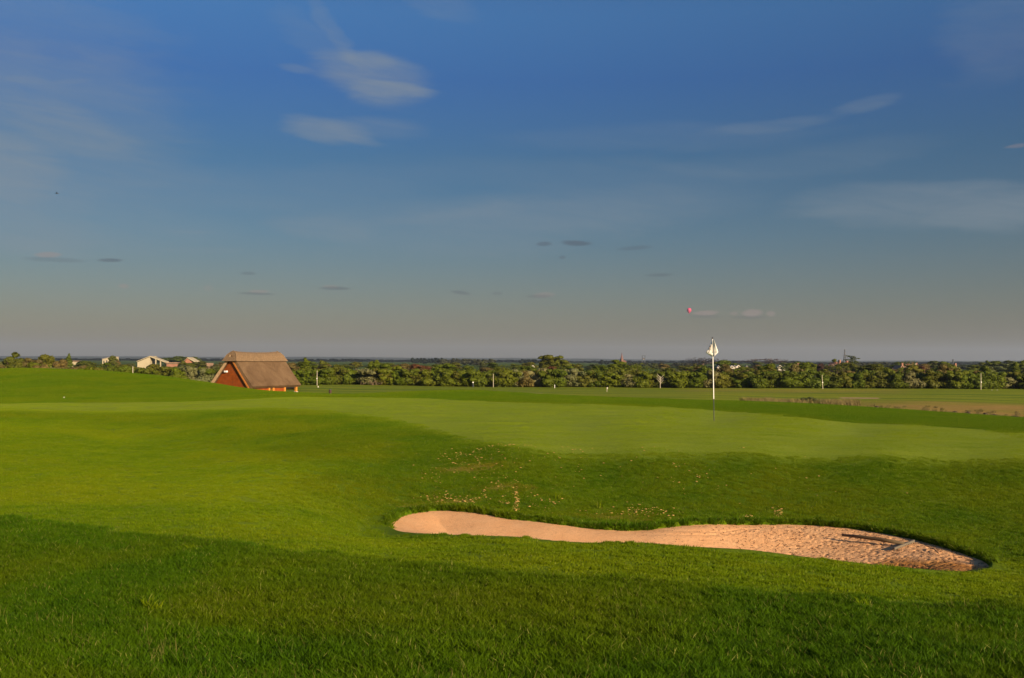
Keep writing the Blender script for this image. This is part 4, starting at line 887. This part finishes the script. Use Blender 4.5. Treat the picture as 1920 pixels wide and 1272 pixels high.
xl, xm, xm2, xr = [(p_-290)/F*d for p_ in (258, 281, 286, 310)]; zl, zm, zr_ = topz(258, 678.5, d)+5.8, topz(281, 669, d)+5.8, topz(310, 679, d)+5.8
MB().prism([(xl, 0, 0), (xm, 0, 0), (xm, 0, zm-.2), (xl, 0, zl-.2)], (0, 10, 0)).build('wall', M_cream, t)
MB().prism([(xl-.3, -.3, zl), (xm, -.3, zm), (xm, -.3, zm+.3), (xl-.3, -.3, zl+.3)], (0, 10.6, 0)).build('roof', M_cream, t)
MB().prism([(xm, -.3, zm-.1), (xr, -.3, zr_-.3), (xr, -.3, zr_+.2), (xm, -.3, zm+.35)], (0, 6, 0)).build('side_roof', M_cream, t)
for p_, yt in ((292, 674), (301, 677)): MB().box(((p_-290)/F*d, .3, (topz(p_, yt, d)+5.8)/2), (.5, .5, topz(p_, yt, d)+5.8)).build('post', M_cream, t)
t = thing('barn', ((355-960)/F*d, d, -5.8), 'red gabled barn with pale long roof to the left of the hut', 'barn')
xl, xm, xr, xe = [(p_-355)/F*d for p_ in (345, 352, 366, 392)]; zb, zm = topz(345, 679, d)+5.8, topz(352, 671.5, d)+5.8
MB().prism([(xl, 0, 0), (xr-1.2, 0, 0), (xr-1.2, 0, zb-.6), (xm, 0, zm-.2), (xl, 0, zb-.6)], (0, 8, 0)).build('wall', simple('red_cladding', (0.32, 0.14, 0.08), .85, .12, .4), t)
MB().prism([(xm, -.4, zm-.1), (xr, -.4, zb-.1), (xr, -.4, zb+.35), (xm, -.4, zm+.35)], (0, 9, 0)).build('roof', M_cream, t); MB().prism([(xm, -.4, zm-.1), (xm, -.4, zm+.35), (xl-.5, -.4, zb-.3), (xl-.5, -.4, zb-.6)], (0, 9, 0)).build('roof', M_pink, t)
MB().box(((xr+xe)/2, 4, (zb-.5)/2), (xe-xr, 8, zb-.5)).build('long_wing', M_pink, t)
t = thing('barn', ((325-960)/F*d, d+6, -5.8), 'long low pink roofed shed between the two gabled barns', 'barn'); zz = topz(325, 680, d)+5.8
MB().box((0, 0, zz/2-.4), (9, 6, zz-.8)).build('wall', M_brick, t); MB().box((0, 0, zz-.25), (10, 7, .5)).build('roof', M_pink, t)
t = thing('barn', ((141-960)/F*d, d, -5.8), 'low flat cream shed at far left between bushes', 'barn'); zz = topz(141, 677, d)+5.8
MB().box((0, 0, zz/2-.3), (3.9, 6, zz-.6)).build('wall', M_cream, t); MB().box((0, 0, zz-.15), (4.4, 6.6, .4)).build('roof', M_pink, t)
# church
M_cbrick = simple('church_brick', (0.17, 0.09, 0.065), .9, .2, .5)
d = 1150.0; t = thing('church', ((1166-960)/F*d, d, -5.8), 'distant brick church with tall pointed spire on the skyline', 'church')
zt, zs = topz(1166, 661, d)+5.8, topz(1166, 673.5, d)+5.8
MB().box((0, 0, zs/2), (2.8, 2.8, zs), Matrix.Rotation(.5, 3, 'Z')).build('tower', M_cbrick, t)
MB().tube([(0, 0, zs), (0, 0, zs+.9), (0, 0, zs+3.4), (0, 0, zt)], [1.75, 1.5, .85, .08], 8).build('spire', simple('spire_stone', (0.16, 0.09, 0.08), .9, .2, .5), t)
MB().prism([(1.2, 0, 0), (5.2, 0, 0), (5.2, 0, zs*.50), (3.2, 0, zs*.74), (1.2, 0, zs*.50)], (0, 9, 0)).build('nave', M_cbrick, t)
MB().prism([(1.0, -.2, zs*.49), (3.2, -.2, zs*.76), (5.4, -.2, zs*.49), (5.4, -.2, zs*.53), (3.2, -.2, zs*.81), (1.0, -.2, zs*.53)], (0, 9.4, 0)).build('nave_roof', M_tile, t)
# lattice mast
def lattice(name, px, ytop, d, wb, wt, n_, label, rad_=.25, arms=(), cat='mast', z=-5.8):
    t = thing(name, ((px-960)/F*d, d, z), label, cat); H_ = topz(px, ytop, d)-z
    prof_ = lambda s: (wb*(1-s)**1.6+wt*(1-(1-s)**1.6))/2
    for sx_ in (-1, 1):
        for sy_ in (-1, 1): MB().tube([(sx_*prof_(s), sy_*prof_(s), s*H_) for s in np.linspace(0, 1, n_+1)], rad_, 5).build('leg', M_steel, t)
    br = MB()
    for i_ in range(n_):
        a, b = i_/n_, (i_+1)/n_; pa, pb = prof_(a), prof_(b)
        for (ux, uy, vx, vy) in ((-1,-1,1,-1), (1,-1,1,1), (1,1,-1,1), (-1,1,-1,-1)):
            br.bar((ux*pa, uy*pa, a*H_), (vx*pb, vy*pb, b*H_), rad_*1.1); br.bar((vx*pa, vy*pa, a*H_), (ux*pb, uy*pb, b*H_), rad_*1.1); br.bar((ux*pb, uy*pb, b*H_), (vx*pb, vy*pb, b*H_), rad_*1.3)
    tag(br.build('bracing', M_steel, t), kind='stuff')
    for (s, w) in arms: MB().bar((-w/2, 0, s*H_), (w/2, 0, s*H_), rad_*1.6).build('arm', M_steel, t)
    return t
t = lattice('lattice_mast', 1584, 655.5, 1200, 4.4, .7, 7, 'tall steel lattice mast on the skyline left of the pine', .17)
H_ = topz(1584, 655.5, 1200)+5.8
for s in (.97, .78, .62): MB().tube([(.2, -.6, s*H_), (.2, -.9, s*H_)], 0.55 if s < .9 else .35, 10).build('dish', M_greyroof, t)
for s in (.84, .56): MB().box((0, 0, s*H_), (1.9, 1.9, .3)).build('platform', M_steel, t)
lattice('pylon', 1787, 674, 700, 1.6, .5, 6, 'small brown pylon poking up left of the far right pole', .10, ((.92, 3.2), (.80, 4.0)), 'pylon')
t = thing('water_tower', ((1207-960)/F*1150, 1150, -5.8), 'square framed tank tower on the skyline right of the church', 'tower'); zt = topz(1207, 667, 1150)+5.8
for sx_ in (-1, 1):
    for sy_ in (-1, 1): MB().bar((sx_*1.6, sy_*1.6, 0), (sx_*1.6, sy_*1.6, zt), .3).build('leg', M_steel, t)
MB().box((0, 0, zt-.25), (3.8, 3.8, .4)).build('top_frame', M_steel, t); MB().box((0, 0, zt-2.9), (3.8, 3.8, .4)).build('deck', M_steel, t); MB().box((0, 0, zt-3.9), (1.8, 1.8, 1.6)).build('tank', M_greyroof, t)
# houses on the right
d = 430.0; hy = lambda py, dd: topz(1580, py, dd)+5.8
house('brick_house', 1566, d, 5, 5, 2.6, hy(680.5, d), .5, M_brick, M_tile, 'red brick house left of the pair below the mast')
house('brick_house', 1575, d-12, 5.5, 6, 2.6, hy(684, d), .9, M_brick, M_pink, 'pink roofed house in front, below the mast', chim=2)
house('gabled_house', 1583.5, d-4, 2.6, 5, 3.2, hy(682, d), .1, M_render, M_tile, 'cream gabled house end right of the brick pair, below the mast', win=1)
house('cottage', 1685, 400, 3.0, 5, 2.3, topz(1685, 686.5, 400)+5.8, .15, simple('orange_render', (0.60, 0.34, 0.18), .85, .1, .4), M_pink, 'small orange cottage with a pointed gable', win=1)
house('cottage', 1693, 405, 4.2, 5, 2.2, topz(1693, 688, 400)+5.8, .9, M_brick, M_pink, 'low brick cottage right of the small orange cottage', win=1)
for k_, (px, w) in enumerate([(1706, 4), (1713, 4), (1735, 5), (1742, 5), (1749, 5)]):
    house('terraced_house', px, 600, w*1.0, 5, 3.0, topz(px, 684.2, 600)+5.8, 1.5, M_brick, M_tile if k_ % 2 else M_pink, ['leftmost terraced roof before the gap, right of the cottages','terraced roof just left of the white chimney stack','first brick terraced house right of the white chimney stack','middle one of the three right-hand terraced houses','rightmost terraced house, next to the round trees'][k_], win=1, chim=1)
MB_ = thing('chimney_stack', ((1716.5-960)/F*595, 595, -5.8), 'small white chimney stack among the terraced roofs', 'chimney'); MB().box((0, 0, (topz(1716, 682.6, 595)+5.8)/2), (.8, .8, topz(1716, 682.6, 595)+5.8)).build('stack', M_render, MB_)
house('brick_house', 1486, 520, 6, 7, 2.5, topz(1486, 685.6, 520)+5.8, 1.3, M_brick, M_tile, 'low red roofed house left of the copper trees', win=1)
house('brick_house', 1785, 400, 2.6, 4, 2.2, topz(1785, 687, 400)+5.8, .3, M_brick, M_pink, 'tiny red gable below the small brown pylon', win=1)
for k_, (px, py, w, lb) in enumerate([(1346,687,1.2,'tiny white hut just right of the flagstick among trees'),(1371,687,1.4,'leftmost of the row of small white cabins right of the flagstick'),(1376,686.6,1.6,'second small white cabin from the flagstick side'),(1383,686.4,2.6,'biggest white cabin in the row right of the flagstick'),(1399,687.2,1.4,'small white cabin standing apart right of the row'),
        (1461,686.5,2.4,'cream cabin at the right below the domed bare tree'),(1470,686.4,1.6,'small cream cabin right of the one below the domed tree'),(999,686.5,1.2,'tiny white cabin left of the tall twin trees')]):
    dd = 340.0; z_ = -5.8; house('white_cabin', px, dd-70*(k_ == 99), w*.45, 1.2, topz(px, py+.9, dd)-z_-.35, topz(px, py-.4, dd)-z_, .1, M_render, M_render if k_ % 2 else M_greyroof, lb, 'cabin', win=1, chim=0)

# ------------------------------------------------------------------ poles, small things on the course
M_polew = simple('pale_pole', (0.50, 0.44, 0.33), .7, .2, 2)
for px, yt, yb, dd, lb in [(594.5,695,722,172,'thin pale pole at the hedge right of the hut'),(925,701,722,176,'thin pale pole against the middle of the hedge'),(1543,703.5,729,176,'leaning thin pole against the hedge at right'),(1839.5,700,732,176,'thin tall pole against the hedge at the far right'),(249,687.5,702,120,'short wooden post on the mound crest at left'),(1238,706,726,178,'bare pale dead sapling against the hedge left of the flagstick')]:
    b = at(px, yb, dd); a = at(px-(1.5 if px == 1543 else 0), yt, dd); zg = min(b.z, gz(b.x, dd))-.3
    t = thing('marker_pole', (b.x, dd, zg), lb, 'pole'); MB().tube([(0,0,0), (a.x-b.x, 0, a.z-zg)], [.055, .04], 6).build('pole', M_polew, t)
    if px in (594.5, 1543, 1839.5): MB().box(((a.x-b.x)*.5, -.1, (a.z-zg)*.52), (.12, .06, .2)).build('plate', M_white, t)
    if px == 1238:
        for k_ in range(6): h_ = .45+.09*k_; MB().tube([(0,0,(a.z-zg)*h_), ((-1)**k_*.6, 0, (a.z-zg)*h_+.7)], [.05, .02], 5).build('branch', M_polew, t)
def far_flag(px, yt, yb, dd, fw, lb):
    b = at(px, yb, dd); a = at(px, yt, dd); zg = min(b.z, gz(b.x, dd)); t = thing('distant_flagstick', (b.x, dd, zg), lb, 'flagstick'); h_ = a.z-zg
    MB().tube([(0,0,0), (0,0,h_)], .035, 6).build('pole', M_polew, t)
    cloth([[(s*fw, .05*math.sin(4*s), h_-.02-(.22+.04*s)*r_) for s in (0, .33, .66, 1)] for r_ in (0, .5, 1)], 'flag', t, M_white)
far_flag(596, 724, 734, 150, .12, 'distant small flagstick with white flag right of the hut'); far_flag(1138, 726.5, 733, 150, .13, 'distant small flagstick with white flag near the hedge centre'); 
b = at(1040, 728, 172); MB().tube([(b.x, b.y, gz(b.x, b.y)), (b.x, b.y, gz(b.x, b.y)+.5), (b.x, b.y, gz(b.x, b.y)+.6)], [.045, .05, .03], 8).build('tee_marker', M_white)['label'] = 'small white marker stub below the tall twin trees'
bpy.data.objects['tee_marker']['category'] = 'marker'
b = at(887, 726, 170); zz = gz(b.x, b.y); t = thing('tee_post', (b.x, b.y, zz), 'short grey post with pale plate on the grass before the hedge', 'post'); MB().tube([(0,0,0), (0,0,.9)], .07, 6).build('post', M_steel, t); MB().box((0,-.05,.85), (.18, .06, .2)).build('plate', M_white, t)
b = at(619, 740, 118); zz = gz(b.x, b.y); t = thing('litter_box', (b.x, b.y, zz), 'small dark brown litter box on the fairway right of the hut', 'litter box')
MB().tube([(0,0,.02), (0,0,.50)], .16, 10).build('body', simple('dark_brown', (0.05, 0.028, 0.02), .7, .2), t); MB().tube([(0,0,.50), (0,0,.56)], .18, 10).build('lid', M_dark, t)
# pile of cut branches by the hedge, light stones at the right
b = at(700, 720, 177)
pile = thing('branch_pile', (b.x, b.y, gz(b.x, b.y)), 'pile of pale cut branches at the foot of the hedge', 'branch pile')
for k_ in range(16): a = random.uniform(-2.4, 1.8); MB().tube([(a, random.uniform(-.3, .3), random.uniform(0, .3)), (a+random.uniform(-.9, .9), random.uniform(-.3, .3), random.uniform(.3, 1.1))], [.07, .03], 5).build('branch', M_bark if k_ % 3 else M_wood, pile)
for px, py, lb in ((1860, 729, 'pale orange stone by the hedge right of the far pole'), (1870, 730, 'white stone at the foot of the hedge, far right')):
    b = at(px, py, 172); o = blob(.13, .8).build('stone', M_render, None); o.location = (b.x, b.y, gz(b.x, b.y)-.05); tag(o, lb, 'stone')
# dry tall grass strip with a small shrub on the right
dm = [blade_patch('dry_clump', 120, .55, .25, .75, .05, 2, .6, None) for _ in range(3)]
M_dryb = blade_material('dry_blades', (0.20, 0.16, 0.06), (0.28, 0.22, 0.09), (0.32, 0.26, 0.12), (0.16, 0.15, 0.03))
for m_ in dm: m_.materials.append(M_dryb)
q = []
for _ in range(260):
    px = random.uniform(1400, 1600) if random.random() < .6 else random.uniform(1600, 1960); dd = random.uniform(84, 96) if px < 1600 else random.uniform(66, 92)
    q.append(((px-960)/F*dd, dd))
q = np.array(q); sc = np.where((q[:,0]/q[:,1]*F+960) < 1605, 1.0, .35)*(.6+.6*rng.random(len(q)))
lay('dry_grass', dm, q, sc, 'tan dry tall grass strip beyond the green at right', 'grass')
for px, dd, h_, lb in ((1522, 88, 1.0, 'small green shrub in the dry grass strip at right'), (1545, 90, .7, 'smallest green shrub right of the other in the dry strip')):
    x = (px-960)/F*dd; plant('small_shrub', BUSH[1], px, dd, h_, 1.9*h_, z=gz(x, dd), coln='grey-green', label=lb, cat='shrub', name='small_shrub', base_h=3.6, base_w=4.6)
# mole hills / dark clods
for k_, (px, py, dd) in enumerate([(1593,760,82),(1602,760.5,82),(1644,759,84),(1790,765,76),(1815,763,78),(1846,763,78),(1864,765,76),(1874,767,74),(1860,784,58),(1902,792,54)]):
    x = (px-960)/F*dd; o = blob(.32, .6).build('clod', simple('earth', (0.05, 0.035, 0.018), .9, .2) if k_ == 0 else bpy.data.materials['earth']); o.location = (x, dd, gz(x, dd)-.02)
    tag(o, f"dark earth clod on the dry ground, {['leftmost of all','second from left','third from left','fourth from left','fifth from left','sixth from left','seventh from left','eighth from left','alone in the nearer strip','beside the right edge in the nearer strip'][k_]}", 'clod', 'dark clods on the dry ground')
# golf ball on the mound, near bird, balloon
v = ray(120, 747); dd = 40.0
for _ in range(12): dd = gz(v.x/v.y*dd, dd)/(v.z/v.y)
import bmesh
bm = bmesh.new(); bmesh.ops.create_icosphere(bm, subdivisions=3, radius=.021); me = bpy.data.meshes.new('golf_ball'); bm.to_mesh(me); bm.free(); me.materials.append(M_white)
o = link('golf_ball', me); o.location = (v.x/v.y*dd, dd, gz(v.x/v.y*dd, dd)+.03); tag(o, 'white golf ball lying on the left mound', 'golf ball')
bd = at(107, 363, 90); t = thing('bird', bd, 'small dark bird flying in the left sky', 'bird', rz=.3)
MB().tube([(-.16,0,0), (-.08,0,.01), (.05,0,.01), (.16,0,-.01)], [.01, .035, .03, .008], 8).build('body', M_dark, t, True)
for s in (-1, 1): MB().prism([(-.06, s*.02, .01), (.04, s*.02, .01), (.0, s*.30, .07), (-.05, s*.26, .06)], (0, 0, .012)).build('wing', M_dark, t)
bl = at(1292, 590, 3500); t = thing('hot_air_balloon', bl, 'tiny pink hot air balloon drifting above the flag', 'balloon')
M_pinkb = simple('pink_fabric', (0.55, 0.05, 0.13), .5, .15, .1); env = MB(); prof_ = [(.6, 3), (2.2, 5), (4.6, 8), (6.9, 11.5), (8.0, 15), (7.6, 18.5), (5.6, 21.4), (2.8, 22.8), (.1, 23.2)]
env.tube([(0, 0, z_) for r_, z_ in prof_], [r_ for r_, z_ in prof_], 20).build('envelope', M_pinkb, t, True)
MB().box((0, 0, .6), (1.8, 1.8, 1.3)).build('basket', M_bark, t)
for sx_ in (-1, 1):
    for sy_ in (-1, 1): MB().tube([(sx_*.8, sy_*.8, 1.2), (sx_*.5, sy_*.5, 3.2)], .06, 5).build('rope', M_dark, t)

# ------------------------------------------------------------------ haze
hm = bpy.data.materials.new('haze_air'); hm.use_nodes = True; hn = NT(hm.node_tree); hn.n.clear()
pv = hn.node('ShaderNodeVolumePrincipled', {'Color': (0.50, 0.60, 0.76, 1), 'Density': 0.00008, 'Anisotropy': 0.1})
hn.l.new(pv.outputs[0], hn.node('ShaderNodeOutputMaterial').inputs['Volume'])
hb = MB().box((0, 0, 90), (28400, 28400, 200)).build('haze', hm); tag(hb, kind='stuff'); tag(hb, 'pale blue distance haze over the plain', 'haze')
print('objects', len(bpy.data.objects), 'tris', sum(len(m.polygons) for m in bpy.data.meshes))
